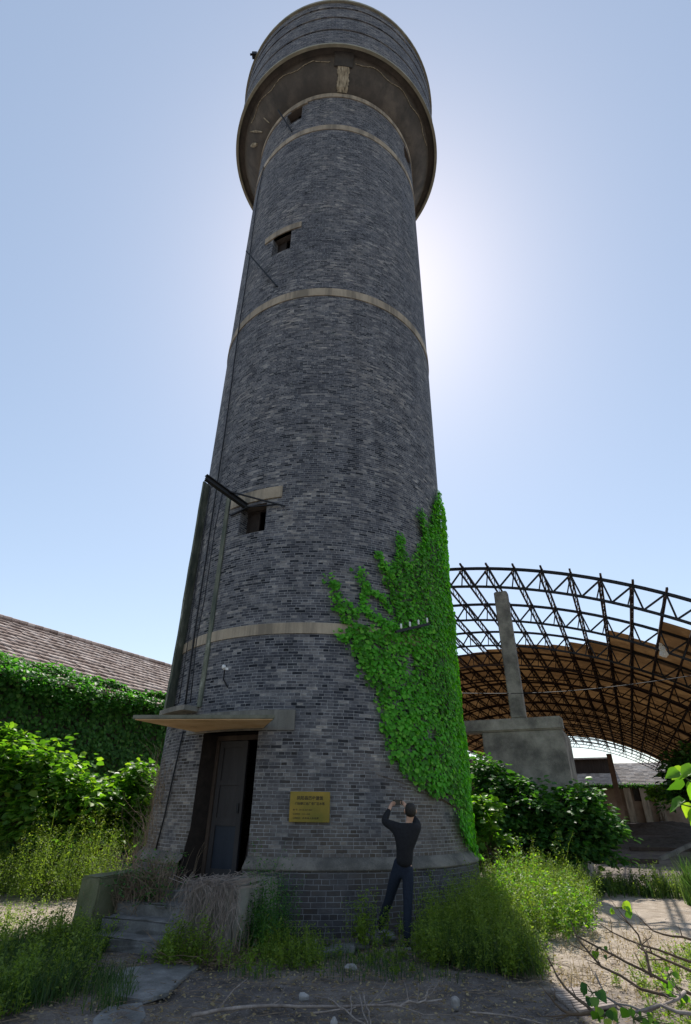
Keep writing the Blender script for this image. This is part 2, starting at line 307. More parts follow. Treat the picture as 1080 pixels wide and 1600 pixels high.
# ------------------------------------------------------------ foliage generators
LEAF = np.array([[0, 0, 0], [-.42, .18, .1], [-.34, .66, .06], [0, 1.0, -.12], [.34, .66, .06], [.42, .18, .1], [0, .42, -.04]])
LFACE = np.array([[0, 6, 2, 1], [6, 3, 2, 2], [0, 5, 4, 6], [6, 4, 3, 3]])
def leaves(P, D, Nn, S, wid=1.0):       # base points, pointing directions, normals, sizes -> V,F (tri+quad as two quads per side)
    D = unit(D); X = unit(np.cross(D, Nn)); Z = np.cross(X, D)
    T = np.array([[0, 0, 0], [-.45, .22, .09], [-.36, .68, .05], [0, 1.0, -.1], [.36, .68, .05], [.45, .22, .09]])
    S = S[:, None, None]
    V = P[:, None, :] + S*(T[None, :, 0:1]*wid*X[:, None, :] + T[None, :, 1:2]*D[:, None, :] + T[None, :, 2:3]*Z[:, None, :])
    n = len(P); b = (np.arange(n)*6)[:, None, None]
    F = (b + np.array([[0, 3, 2, 1], [0, 5, 4, 3]])[None]).reshape(-1, 4)
    return V.reshape(-1, 3), F
def big_leaves(P, D, Nn, S, wid=1.0, nu=4, nv=8):
    D = unit(D); X = unit(np.cross(D, Nn)); Z = np.cross(X, D); T = []
    for j in range(nv+1):
        v = j/nv; w_ = .46*(math.sin(math.pi*min(1, v*1.02)**.62))**.85*(1+.05*math.sin(v*40))+.004
        for i in range(nu+1):
            u = i/nu*2-1; T.append((u*w_, v, .10*abs(u)**1.4*(w_/.46)-.16*v*v+.022*math.cos(v*34-abs(u)*4)*abs(u)))
    T = np.array(T); k = len(T); S = S[:, None, None]; bend = rng.uniform(.4, 1.9, (len(P), 1, 1))
    V = P[:, None, :]+S*(T[None, :, 0:1]*wid*X[:, None, :]+T[None, :, 1:2]*D[:, None, :]+T[None, :, 2:3]*bend*Z[:, None, :])
    q = np.array([[j*(nu+1)+i, j*(nu+1)+i+1, (j+1)*(nu+1)+i+1, (j+1)*(nu+1)+i] for j in range(nv) for i in range(nu)])
    return V.reshape(-1, 3), ((np.arange(len(P))*k)[:, None, None]+q[None]).reshape(-1, 4)
def rnd_dir(n):
    v = rng.normal(size=(n, 3)); return unit(v)
def merge(parts):
    V = []; F = []; b = 0
    for v, f in parts: V.append(v); F.append(f+b); b += len(v)
    return np.concatenate(V), np.concatenate(F)
def blades(P, H, wd=.008, lean=.35):
    n = len(P); a = rng.uniform(0, 2*np.pi, n); dr = np.stack([np.cos(a), np.sin(a), 0*a], -1); side = np.stack([-np.sin(a), np.cos(a), 0*a], -1)
    b = rng.uniform(0, 2*np.pi, n); side = np.stack([np.cos(b), np.sin(b), 0*b], -1)
    ln = (np.abs(rng.normal(0, lean, n)))[:, None]; H = H[:, None]
    V = []
    for f, wf in ((0, 1), (.4, .85), (.75, .5), (1, .06)):
        c = P + np.array([0, 0, 1])*H*f*(1-.25*ln*f) + dr*H*ln*f*f
        V += [c-side*wd*wf, c+side*wd*wf]
    V = np.stack(V, 1).reshape(-1, 3); q = np.array([[0, 1, 3, 2], [2, 3, 5, 4], [4, 5, 7, 6]])
    return V, ((np.arange(n)*8)[:, None, None]+q[None]).reshape(-1, 4)
def weeds(P, H, lsz=.03, per=45, lean=.25, spread=.12, taper=True):
    n = len(P); a = rng.uniform(0, 2*np.pi, n); dr = np.stack([np.cos(a), np.sin(a), 0*a], -1)*np.abs(rng.normal(0, lean, n))[:, None]
    out = []
    f = rng.uniform(.12, 1, (n, per)); r = rng.uniform(0, 1, (n, per))
    ang = rng.uniform(0, 2*np.pi, (n, per)); o = np.stack([np.cos(ang), np.sin(ang), rng.uniform(-.1, .7, (n, per))], -1)
    axis = P[:, None, :] + np.array([0, 0, 1])*(H[:, None]*f)[..., None] + dr[:, None, :]*(H[:, None]*f*f)[..., None]
    sp = spread*(H[:, None]*1.3)*(1.05-f*.75)*r
    B = (axis + o*sp[..., None]).reshape(-1, 3); D = (o+rng.normal(0, .5, o.shape)).reshape(-1, 3)
    S = (lsz*rng.uniform(.6, 1.4, (n, per))*(1.15-.5*f)).reshape(-1)
    out.append(leaves(B, D, rnd_dir(len(B))*.6+np.array([0, 0, 1]), S, .6))
    sv, sf = blades(P, H, .004, .01)
    V = sv.reshape(n, 4, 2, 3)
    for k, ff in enumerate((0, .4, .75, 1)): V[:, k] += (dr*(H*ff*ff)[:, None])[:, None, :]
    out.append((V.reshape(-1, 3), sf))
    return merge(out)
def in_poly(pt, poly):
    x, y = pt[..., 0], pt[..., 1]; inside = np.zeros(x.shape, bool); n = len(poly); j = n-1
    for i in range(n):
        xi, yi = poly[i]; xj, yj = poly[j]
        c = ((yi > y) != (yj > y)) & (x < (xj-xi)*(y-yi)/((yj-yi) or 1e-9)+xi); inside ^= c; j = i
    return inside
def scatter_poly(poly, n, zfun=gh):
    poly = np.array(poly); lo, hi = poly.min(0), poly.max(0); out = np.zeros((0, 2))
    while len(out) < n:
        p = rng.uniform(lo, hi, (n*2, 2)); out = np.concatenate([out, p[in_poly(p, poly)]])
    out = out[:n]
    return np.stack([out[:, 0], out[:, 1], [zfun(a, b) for a, b in out]], -1)
def clumpy(P, scale=.35, keep=.5):       # keep points where a cheap noise is high
    k = np.sin(P[:, 0]/scale*2.1+1.3)*np.cos(P[:, 1]/scale*1.7+.4)+np.sin((P[:, 0]+P[:, 1])/scale*1.3)
    k = (k-k.min())/(k.max()-k.min()+1e-9)+rng.uniform(-.3, .3, len(P))
    return P[k >= np.quantile(k, 1-keep)]

def P3(x, y, Y): return tuple(at_y(x, y, Y))
def bush(name, base, blobs, label, cat, mat, nleaf, lsz, group=None, droop=.35, nstem=9, stemmat='stem', wid=.85, per=14, clus=.2):
    """blobs: list of (centre xyz, radii xyz, weight). Leaves stand in rosettes at shoot ends."""
    t = empty(name, base, label, cat, group)
    ws = np.array([b[2] for b in blobs], float); ws /= ws.sum(); parts = []; tips = []
    nc = max(1, nleaf//per)
    for (c, r, _), wt in zip(blobs, ws):
        k = max(3, int(nc*wt)); d = rnd_dir(k); d[:, 2] = np.abs(d[:, 2])*1.0-.25*(rng.uniform(size=k) < .4); d *= rng.uniform(.85, 1.22, (k, 1))
        rad = rng.uniform(.35, 1.08, k)**.55
        C = np.array(c)+d*np.array(r)*rad[:, None]*(1+.12*np.sin(d[:, :1]*9+d[:, 1:2]*7))
        tips.append(C)
        ang = rng.uniform(0, 2*np.pi, (k, per)); el = rng.uniform(-.5, .7, (k, per))
        o = np.stack([np.cos(ang)*np.cos(el), np.sin(ang)*np.cos(el), np.sin(el)], -1)+d[:, None, :]*.5
        B = C[:, None, :]+o*clus*rng.uniform(.1, 1, (k, per, 1))
        D = o*np.array([1, 1, .6])+np.array([0, 0, -droop])
        S = (lsz*rng.uniform(.55, 1.3, (k, per))).reshape(-1)
        nn = np.array([0, 0, 1])+rng.normal(0, .45, (k*per, 3))
        parts.append(leaves(B.reshape(-1, 3), D.reshape(-1, 3), nn, S, wid))
    V, F = merge(parts); np_mesh('foliage', V, F, M[mat], t)
    tips = np.concatenate(tips); mb = MB(); base = Vector(base)
    idx = rng.choice(len(tips), min(len(tips), nstem*4), replace=False)
    for q, i in enumerate(idx):
        tip = Vector(tips[i]); b0 = base+Vector((random.uniform(-.3, .3), random.uniform(-.3, .3), 0)); mid = b0.lerp(tip, .5)+Vector((0, 0, .12*(tip-b0).length))
        r0 = .022 if q < nstem else .01
        mb.tube([b0, b0.lerp(mid, .5)+Vector((random.uniform(-.06, .06), 0, .03)), mid, tip], [r0, r0*.8, r0*.55, r0*.2], 5)
    mb.build('stems', M[stemmat], t, fix=False)
    return t

# ============================================================ WATER TOWER
tower = empty('water_tower', (AX, AY, 0), 'tall round grey brick water tower with a wider tank on top', 'water tower')
def lathe(name, prof, m, parent, holes=(), nseg=144, th0=-180, th1=180, smooth=True, uvr=3.4):
    """prof: list of (r,z); holes: (tha,thb,za,zb) cut through faces between them"""
    ths = set(np.round(np.linspace(th0, th1, nseg+1), 4)); zs = [p[1] for p in prof]
    for h in holes: ths |= {h[0], h[1]}
    ths = sorted(ths)
    pr = list(prof)
    for h in holes:
        for z in (h[2], h[3]):
            for i in range(len(pr)-1):
                if pr[i][1] < z-1e-6 < pr[i+1][1]-2e-6:
                    f = (z-pr[i][1])/(pr[i+1][1]-pr[i][1]); pr.insert(i+1, (pr[i][0]+f*(pr[i+1][0]-pr[i][0]), z)); break
    mb = MB(); V = []; s = 0; S = [0]
    for i in range(1, len(pr)): s += math.hypot(pr[i][0]-pr[i-1][0], pr[i][1]-pr[i-1][1]); S.append(s)
    for r, z in pr:
        for t in ths: V.append((AX+r*math.sin(R(t)), AY-r*math.cos(R(t)), z))
    F = []; U = []; n = len(ths)
    for i in range(len(pr)-1):
        for j in range(n-1):
            zm = (pr[i][1]+pr[i+1][1])/2; tm = (ths[j]+ths[j+1])/2
            if any(h[0] < tm < h[1] and h[2] < zm < h[3] for h in holes): continue
            F.append((i*n+j, i*n+j+1, (i+1)*n+j+1, (i+1)*n+j))
            u0, u1 = R(ths[j])*uvr, R(ths[j+1])*uvr; v0, v1 = S[i]+pr[0][1], S[i+1]+pr[0][1]
            U.append(((u0, v0), (u1, v0), (u1, v1), (u0, v1)))
    mb.add(V, F, U); o = mb.build(name, m, parent, smooth=smooth, fix=False)
    return o
DOOR = (-35.5, -14.5, .56, 2.82)
W2 = (-31.5, -19.5, 6.86, 7.56); W3 = (-32.6, -20.8, 16.8, 17.72); W4 = (-34.5, -22.3, 25.1, 26.05); W5 = (57, 70, 25.1, 26.05)
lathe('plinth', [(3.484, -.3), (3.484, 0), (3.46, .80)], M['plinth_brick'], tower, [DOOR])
lathe('base_ledge', [(3.46, .80), (3.478, .802), (3.478, .83), (3.33, .965), (3.31, .97)], M['ledge'], tower, [DOOR])
prof = [(TR(z), z) for z in [.97]+list(np.arange(2, 26.4, 1.0))+[26.5]]
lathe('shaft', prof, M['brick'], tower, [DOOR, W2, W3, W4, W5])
for zt, hh, pro in ((4.75, .205, .025), (14.6, .31, .022), (24.0, .34, .022), (26.5, .3, .03)):
    r = TR(zt)
    lathe('string_course', [(r-.01, zt-hh), (r+pro, zt-hh), (r+pro, zt), (r-.01, zt+.03)], M['band'], tower, smooth=False)
# tank
RT = 4.60; ZR = 27.62
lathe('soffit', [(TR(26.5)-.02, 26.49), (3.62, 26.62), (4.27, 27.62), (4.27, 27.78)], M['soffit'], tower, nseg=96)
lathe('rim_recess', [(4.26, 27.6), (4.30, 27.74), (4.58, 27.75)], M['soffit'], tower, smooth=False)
lathe('tank_rim', [(4.535, 27.9), (4.54, ZR), (RT+.05, ZR), (RT+.05, ZR+.1), (RT, ZR+.12)], M['lip'], tower, smooth=False)
lathe('tank_wall', [(RT, ZR+.11), (RT, 29.05), (RT-.035, 29.06), (RT-.035, 29.2), (RT+.01, 29.21), (RT+.01, 30.3), (RT-.03, 30.31), (RT-.03, 30.45), (RT+.02, 30.46), (RT+.02, 31.3), (RT-.02, 31.31), (RT-.02, 31.4), (RT+.04, 31.41), (RT+.04, 31.9)], M['brick'], tower, nseg=160, smooth=False)
lathe('tank_roof', [(RT+.04, 31.9), (RT+.12, 31.9), (RT+.12, 32.05), (2.0, 32.7), (.02, 32.85)], M['lip'], tower, nseg=96, smooth=False)
# damaged pilaster and lime streak on the soffit
mb = MB()
def soff(th, f, off=.03):
    r = 3.62+(4.27-3.62)*f if f > 0 else 3.62+.65*f; z = 26.62+f if f > 0 else 26.62+.55*f; nrm = Vector((math.sin(R(th))*.84, -math.cos(R(th))*.84, -.54))
    return Vector((AX+r*math.sin(R(th)), AY-r*math.cos(R(th)), z))+nrm*off
def soffit_patch(name, t0, t1, f0, f1, m, off, wob=0, n=10):
    mb = MB(); rows = []
    for i in range(n+1):
        f = f0+(f1-f0)*i/n; a = t0+random.uniform(-wob, wob); b = t1+random.uniform(-wob, wob)
        rows.append((soff(a, f, -.02), soff(a, f, off), soff((a+b)/2, f, off*1.3), soff(b, f, off), soff(b, f, -.02)))
    for r0, r1 in zip(rows, rows[1:]):
        for k in range(4): mb.quad(r0[k], r0[k+1], r1[k+1], r1[k])
    return mb.build(name, m, tower)
soffit_patch('lime_streak', 1.2, 8.0, -.22, .66, M['spall'], .03, .5, 16)
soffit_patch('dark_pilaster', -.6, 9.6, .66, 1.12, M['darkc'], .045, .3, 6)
for a, b in ((-62, -2), (11, 75)):
    mb = MB(); pts = [soff(t, .86+.05*math.sin(t*.35)+random.uniform(-.012, .012), .012) for t in np.arange(a, b, 1.0)]
    mb.tube(pts, .014, 4); mb.build('plaster_edge', M['spall'], tower)
for a, b, f0, f1, wd in ((-66, -58, .1, .75, .05), (-72, -67, .15, .5, .1), (-52, -50, .0, .35, .03)):
    mb = MB(); mb.tube([soff(a, f1, .02), soff((a+b)/2, (f0+f1)/2, .03), soff(b, f0, .02)], [wd*.4, wd, wd*.5], 6); mb.build('plaster_scar', M['spall'], tower)
# window openings
def reveal(name, h, depth, m, parent, sill=True):
    t0, t1, z0, z1 = h; mb = MB(); ts = np.linspace(t0, t1, 5)
    for i in range(4):
        a, b = ts[i], ts[i+1]
        mb.quad(tpos(a, z0), tpos(b, z0), tpos(b, z0, off=-depth), tpos(a, z0, off=-depth))
        mb.quad(tpos(a, z1), tpos(b, z1), tpos(b, z1, off=-depth), tpos(a, z1, off=-depth))
    zs = np.linspace(z0, z1, 4)
    for i in range(3):
        for tt in (t0, t1):
            mb.quad(tpos(tt, zs[i]), tpos(tt, zs[i+1]), tpos(tt, zs[i+1], off=-depth), tpos(tt, zs[i], off=-depth), uv=((0, zs[i]), (0, zs[i+1]), (depth, zs[i+1]), (depth, zs[i])))
    return mb.build(name, m, parent, fix=False)
def arcbox(mb, t0, t1, z0, z1, r0, r1, n=8):
    ts = np.linspace(t0, t1, n+1)
    P = lambda t, z, r: (AX+r*math.sin(R(t)), AY-r*math.cos(R(t)), z)
    for a, b in zip(ts, ts[1:]):
        mb.quad(P(a, z0, r1), P(b, z0, r1), P(b, z1, r1), P(a, z1, r1)); mb.quad(P(a, z0, r0), P(a, z0, r1), P(b, z0, r1), P(b, z0, r0))
        mb.quad(P(a, z1, r0), P(b, z1, r0), P(b, z1, r1), P(a, z1, r1)); mb.quad(P(a, z0, r0), P(b, z0, r0), P(b, z1, r0), P(a, z1, r0))
    for t in (t0, t1): mb.quad(P(t, z0, r0), P(t, z0, r1), P(t, z1, r1), P(t, z1, r0))
for h, lin in ((W2, (-37.3, -13.4, 7.64, 7.93)), (W3, (-38.6, -15.2, 17.72, 18.0)), (W4, None), (W5, None)):
    wv = reveal('window', h, .38, M['brick'], tower)
    rr = TR(h[2])-.24
    mb = MB(); tc = (h[0]+h[1])/2
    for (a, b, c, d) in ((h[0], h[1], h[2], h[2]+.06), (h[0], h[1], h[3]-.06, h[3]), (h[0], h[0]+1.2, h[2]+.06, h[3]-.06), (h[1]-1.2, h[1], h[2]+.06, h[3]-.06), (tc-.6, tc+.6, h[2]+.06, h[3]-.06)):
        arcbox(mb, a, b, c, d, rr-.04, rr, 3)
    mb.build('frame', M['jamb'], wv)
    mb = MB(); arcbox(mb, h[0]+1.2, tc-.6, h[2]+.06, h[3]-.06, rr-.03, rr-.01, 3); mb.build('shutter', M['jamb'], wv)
    if lin:
        mb = MB(); r = TR(lin[2]); arcbox(mb, lin[0], lin[1], lin[2], lin[3], r-.1, r+.035, 10); mb.build('lintel', M['band'], wv)
mb = MB(); arcbox(mb, -31, -18.5, 26.06, 26.29, 3.3, TR(26)+.055, 8); mb.build('window_lintel', M['band'], tower)
# door
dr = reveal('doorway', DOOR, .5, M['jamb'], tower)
mb = MB(); arcbox(mb, -44.5, -3.3, 2.82, 3.16, 3.1, TR(3)+.03, 16); mb.build('door_lintel', M['concrete'], tower)
rd = TR(1)-.40
DM = (DOOR[0]+DOOR[1])/2
P0 = tpos(-35.5, .56, rd); P1 = tpos(-14.6, .56, rd+.02); ax = (P1-P0).normalized(); nn = Vector((ax.y, -ax.x, 0)); wdt = (P1-P0).length
def dbox(mb, u0, u1, z0, z1, d0, d1): mb.box(P0+ax*(u0+u1)/2+nn*(d0+d1)/2+Vector((0, 0, (z0+z1)/2-.56)), (u1-u0, d1-d0, z1-z0), (ax, nn, Vector((0, 0, 1))))
mb = MB(); dbox(mb, 0, .07, .56, 2.8, -.05, .05); dbox(mb, wdt-.06, wdt, .56, 2.8, -.05, .05); dbox(mb, .07, wdt-.06, 2.72, 2.8, -.05, .05)
mb.build('door_frame', M['darkwood'], tower, bevel=.004)
leaf = MB(); LW = .62
dbox(leaf, .08, .08+LW, 1.42, 2.71, -.025, .005); dl = leaf.build('door', M['door'], tower, bevel=.003)
mb = MB(); dbox(mb, .08, .08+LW, .6, 1.42, -.025, .004); mb.build('lower_panel', M['doorlow'], dl)
mb = MB()
for (u0, u1, z0, z1) in ((.08, .17, .6, 2.71), (.08+LW-.09, .08+LW, .6, 2.71), (.17, LW-.01, 2.6, 2.71), (.17, LW-.01, 1.36, 1.48), (.17, LW-.01, 1.98, 2.06), (.17, LW-.01, .6, .74)): dbox(mb, u0, u1, z0, z1, .005, .028)
mb.build('door_rails', M['door'], dl, bevel=.003)
mb = MB(); dbox(mb, LW-.02, LW+.02, 1.55, 1.7, .028, .05); mb.build('handle', M['steel'], dl)
# threshold
mb = MB(); arcbox(mb, DOOR[0], DOOR[1], .5, .58, 2.7, 3.5, 6); mb.build('threshold', M['step'], tower)
# interior darkness is real: an inner floor so the sky does not leak
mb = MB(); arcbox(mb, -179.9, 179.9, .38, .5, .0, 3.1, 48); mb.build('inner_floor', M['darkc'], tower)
# door canopy: a slab skewed outwards
zb, ztp = 2.868, 2.93
cf = [Vector((-1.08, 8.82, 0)), Vector((-3.44, 9.06, 0)), Vector((-2.75, 10.62, 0)), Vector((-1.4, 9.95, 0))]
mb = MB(); lo = [Vector((p.x, p.y, zb)) for p in cf]; hi = [Vector((p.x, p.y, ztp)) for p in cf]
mb.add(lo+hi, [(4, 5, 6, 7), (0, 1, 5, 4), (1, 2, 6, 5), (3, 0, 4, 7), (2, 3, 7, 6), (0, 3, 2, 1)])
slab = mb.build('door_canopy', M['canopy_top'], tower, bevel=.008)
mb = MB(); ins = [p.lerp(sum(lo, Vector())/4, .035) for p in lo]; mb.add([p-Vector((0, 0, .0)) for p in ins]+[p-Vector((0, 0, .012)) for p in ins], [(0, 1, 2, 3), (4, 7, 6, 5), (0, 4, 5, 1), (1, 5, 6, 2), (2, 6, 7, 3), (3, 7, 4, 0)])
mb.build('soffit_plaster', M['canopy_under'], slab)

# ------------------------------------------------------------ things fixed on the tower
# two upright boards beside the window and the ledge they stand on
duct = empty('cable_duct', tpos(-50, 3.3), 'two tall green-grey boards standing upright up the tower left of the window', 'duct')
def upright(name, th, z0, z1, d, tk, rot=0, r0=None):
    mb = MB(); n = 14; rad = lambda t: Vector((math.sin(R(t)), -math.cos(R(t)), 0)); tan = lambda t: Vector((math.cos(R(t)), math.sin(R(t)), 0))
    zs = np.linspace(z0, z1, n+1); prev = None; X = tan(th); Y = rad(th+rot); X = Vector((Y.y*-1, Y.x, 0))
    for k, z in enumerate(zs):
        c = tpos(th, z, TR(z)-.03); dd = d*(1+random.uniform(-.03, .03)*(0 < k < n)); jt = (random.uniform(-.004, .004))
        row = [c+X*(-tk/2+jt), c+Y*dd+X*(-tk/2+jt), c+Y*dd+X*(tk/2+jt), c+X*(tk/2+jt)]
        if prev:
            for i in range(4): mb.quad(prev[i], prev[(i+1) % 4], row[(i+1) % 4], row[i])
        else: mb.quad(*row)
        prev = row
    mb.quad(*prev); return mb.build(name, M['board'], duct, fix=True)
upright('board', -62, 3.3, 8.95, .30, .05, rot=38)
upright('board', -39.5, 3.3, 8.15, .07, .11, rot=8)
mb = MB(); arcbox(mb, -57, -40, 3.22, 3.31, 3.28, 3.62, 6); mb.build('bottom_shelf', M['concrete'], duct)
mb = MB(); arcbox(mb, -60, -52, 3.06, 3.22, 3.28, 3.42, 3); mb.build('shelf_bracket', M['band'], duct)

jib = empty('hoist_beam', tpos(-28, 7.6), 'dark steel hoist beam sticking out beside the lower tower window', 'beam')
mb = MB(); p0, p1 = Vector((-2.22, 10.2, 7.62)), Vector((-3.06, 9.44, 7.93)); 
mb.bar(p0, p1, .10, .02); mb.build('top_flange', M['steel'], jib)
mb = MB(); off = Vector((0, 0, -.055)); mb.bar(p0+off, p1+off, .022, .09); mb.build('web', M['steel'], jib)
mb = MB(); off = Vector((0, 0, -.11)); mb.bar(p0+off, p1+off, .10, .02); mb.build('bottom_flange', M['steel'], jib)
mb = MB(); q = p0.lerp(p1, .45); mb.bar(q+Vector((0, -.03, .0)), tpos(-11.6, 7.37, off=.05), .03, .03)
mb.build('stay_bar', M['steel'], jib)
mb = MB(); mb.bar(tpos(-36.5, 7.45, off=.04), tpos(-27.5, 7.52, off=.05), .035, .035); mb.bar(tpos(-27.5, 7.52, off=.05), tpos(-14, 7.44, off=.05), .025, .025); mb.build('wall_bar', M['steel'], jib)

def tcable(name, pts, rad, label, off=.05, group=None, mat='steel'):
    P = []
    for x, y in pts:
        th, z = on_tower(x, y, 3.42 if y < 1000 else 3.38); P.append((th, z))
    Q = [tpos(th, z, off=off) for th, z in P]; F = [Q[0]]
    for a, b in zip(P, P[1:]):
        n = max(1, int(abs(a[1]-b[1])/.6))
        for k in range(1, n+1):
            f = k/n; F.append(tpos(a[0]+(b[0]-a[0])*f+random.uniform(-.12, .12), a[1]+(b[1]-a[1])*f, off=off))
    mb = MB(); mb.tube(F, rad, 5); o = mb.build(name, M[mat], None, smooth=True); tag(o, label, 'cable', group); return o
tcable('wall_cable', [(414, 262), (404, 310), (387, 430), (372, 520), (352, 660), (336, 759), (318, 870), (297, 997), (287, 1102)], .02, 'long black cable running down the left of the tower from tank to canopy')
tcable('wall_cable', [(349, 768), (337, 823), (319, 936), (309, 1002), (300, 1099)], .012, 'thin black cable hanging beside the inner green-grey board of the duct', off=.12)
tcable('wall_cable', [(331, 765), (321, 830), (307, 915), (283, 1100)], .010, 'thinnest black cable hanging midway between the two duct boards', off=.14)
tcable('wall_cable', [(283, 1142), (266, 1217), (254, 1274), (240, 1328)], .016, 'dark cable hanging down the brick left of the doorway', off=.03)
def rod(pa, pb, offa, offb, label):
    a = on_tower(*pa); b = on_tower(*pb); mb = MB()
    mb.bar(tpos(*a, off=offa), tpos(*b, off=offb), .045, .045); o = mb.build('steel_rod', M['steel']); tag(o, label, 'rod', 'loose rods on the tower'); return o
rod((400, 404), (434, 449), .35, .02, 'short dark rod slanting off the brick below the middle tower window')
rod((446, 187), (458, 209), .35, .02, 'short dark bent rod beside the topmost tower window under the tank')
# insulator rack over the ivy
rack = empty('insulator_rack', tpos(35, 4.85), 'angled dark bracket with four white insulators over the ivy', 'insulators')
ra, rb = tpos(28.2, 4.66, off=.24), tpos(42.5, 4.98, off=.28)
mb = MB(); mb.bar(ra, rb, .045, .05); mb.bar(tpos(33, 4.72, off=-.02), ra.lerp(rb, .3), .03); mb.bar(tpos(40, 4.88, off=-.02), ra.lerp(rb, .8), .03); mb.build('bracket', M['steel'], rack)
for f in (.16, .42, .68, .95):
    c = ra.lerp(rb, f)+Vector((0, 0, .03)); mb = MB()
    mb.tube([c, c+Vector((0, 0, .02)), c+Vector((0, 0, .04)), c+Vector((0, 0, .055)), c+Vector((0, 0, .075)), c+Vector((0, 0, .105))], [.008, .02, .025, .014, .024, .016], 12); mb.build('insulator', M['porcelain'], rack, smooth=True)
lp = empty('wall_lamp', tpos(-28.2, 3.95), 'small broken white lamp holder on a dark arm above the door canopy', 'lamp')
c = tpos(-28, 3.92, off=.12); mb = MB(); mb.tube([tpos(-27.6, 3.6, off=.0), tpos(-28.6, 3.74, off=.08), c], .014, 6); mb.build('arm', M['steel'], lp)
mb = MB(); mb.tube([c, c+Vector((-.02, -.03, .03)), c+Vector((-.04, -.05, .06))], [.03, .045, .02], 10); mb.box(c+Vector((.04, 0, .0)), (.05, .04, .04)); mb.build('holder', M['porcelain'], lp)
# small fitting at tank top
fx = tpos(-55, 31.9, RT+.16); mb = MB(); mb.box(fx+Vector((0, 0, .2)), (.22, .22, .24)); mb.bar(fx+Vector((.0, 0, -.05)), fx+Vector((0, 0, .5)), .06); mb.bar(fx+Vector((-.22, 0, .28)), fx+Vector((.2, 0, .36)), .07)
tag(mb.build('roof_fitting', M['steel']), 'small black fitting sticking up from the left edge of the tank top', 'fitting')

# ------------------------------------------------------------ plaque
pt, pz = 2.35, 1.66; pc = tpos(pt, pz, off=.05); px_ = Vector((math.cos(R(pt)), math.sin(R(pt)), 0)); pn = Vector((math.sin(R(pt)), -math.cos(R(pt)), 0)); PW, PH = .655, .435
plq = empty('wall_plaque', pc, 'square gold metal plaque with black writing fixed on the brick wall', 'plaque')
mb = MB(); mb.box(pc-pn*.02, (PW, .04, PH), (px_, pn, Vector((0, 0, 1)))); mb.build('panel', M['brass'], plq, bevel=.006)
def text(s, u, v, size, name='lettering', sx=1.0, align='LEFT', bold=0):
    cu = bpy.data.curves.new(name, 'FONT'); cu.body = s; cu.size = size; cu.align_x = align; cu.offset = bold; cu.extrude = .001; cu.resolution_u = 2
    o = bpy.data.objects.new(name, cu); COL.objects.link(o); dg = bpy.context.evaluated_depsgraph_get()
    me = bpy.data.meshes.new_from_object(o.evaluated_get(dg)); bpy.data.objects.remove(o)
    X, Y, Z = px_*sx, Vector((0, 0, 1)), pn; c = pc+px_*u+Vector((0, 0, v))+pn*.003
    for vv in me.vertices: q = vv.co.copy(); vv.co = c+X*q.x+Y*q.y+Z*q.z
    return link_mesh(name, me, M['ink'], plq)
text('凤阳县历史建筑', 0, .10, .062, align='CENTER', bold=.0012)
text('门台酿酒总厂老厂区水塔', 0, .028, .044, align='CENTER', bold=.0009)
text('编  号：341126-2019-0007', -.27, -.055, .028, bold=.0003)
text('公布时间：二〇一九年', -.27, -.115, .028, bold=.0004)
text('公布机关： 凤 阳 县 人 民 政 府', -.27, -.172, .03, bold=.0005)

# ------------------------------------------------------------ entrance stairs
SA = R(-18); sn = Vector((math.sin(SA), -math.cos(SA), 0)); stt = Vector((math.cos(SA), math.sin(SA), 0)); SO = Vector((-2.05, 9.95, 0))
stairs = empty('entrance_stairs', SO, 'worn concrete steps between two low side walls below the tower door', 'stairs')
def sbox(u0, u1, o0, o1, z0, z1, name, m, parent, bev=.02, jit=.012):
    mb = MB(); c = SO+stt*(u0+u1)/2+sn*(o0+o1)/2+Vector((0, 0, (z0+z1)/2)); mb.box(c, (u1-u0, o1-o0, z1-z0), (stt, sn, Vector((0, 0, 1))))
    o = mb.build(name, m, parent, bevel=bev)
    bm = bmesh.new(); bm.from_mesh(o.data); bmesh.ops.subdivide_edges(bm, edges=bm.edges[:], cuts=3, use_grid_fill=True)
    for v in bm.verts: v.co += Vector((random.uniform(-jit, jit), random.uniform(-jit, jit), random.uniform(-jit, jit)*.6))
    bm.to_mesh(o.data); bm.free(); return o
sbox(-.95, .52, .0, .62, -.1, .56, 'step', M['step'], stairs)
sbox(-.95, .50, .62, .92, -.1, .43, 'step', M['step'], stairs)
sbox(-.92, .48, .92, 1.22, -.1, .29, 'step', M['step'], stairs)
sbox(-.88, .44, 1.22, 1.58, -.1, .15, 'step', M['step'], stairs)
sbox(-1.35, -1.0, .2, 1.3, -.1, .75, 'side_wall', M['mossy'], stairs, .03)
sbox(.55, 1.22, .1, 1.42, -.1, .74, 'side_wall', M['concrete'], stairs, .03)
# slabs of old concrete at the foot
def slab_poly(px, z, name, label, m, th=.04, group=None):
    P = [at_z(x, y, 0) for x, y in px]; mb = MB(); n = len(P)
    mb.add([(p[0], p[1], z+random.uniform(-.004, .004)) for p in P]+[(p[0], p[1], z-th) for p in P], [tuple(range(n)), tuple(range(2*n-1, n-1, -1))]+[(i, i+n, (i+1) % n+n, (i+1) % n) for i in range(n)])
    o = mb.build(name, m, bevel=.006); return tag(o, label, 'slab', group)
slab_poly([(196, 1518), (262, 1508), (312, 1513), (286, 1532), (262, 1556), (222, 1568), (176, 1562), (168, 1538)], .028, 'concrete_slab', 'irregular grey concrete slab lying before the lowest step', M['step'])
slab_poly([(165, 1578), (222, 1570), (228, 1592), (205, 1625), (140, 1625), (145, 1596)], .022, 'concrete_slab', 'broken grey concrete slab at the bottom edge, nearest the viewer', M['step'])
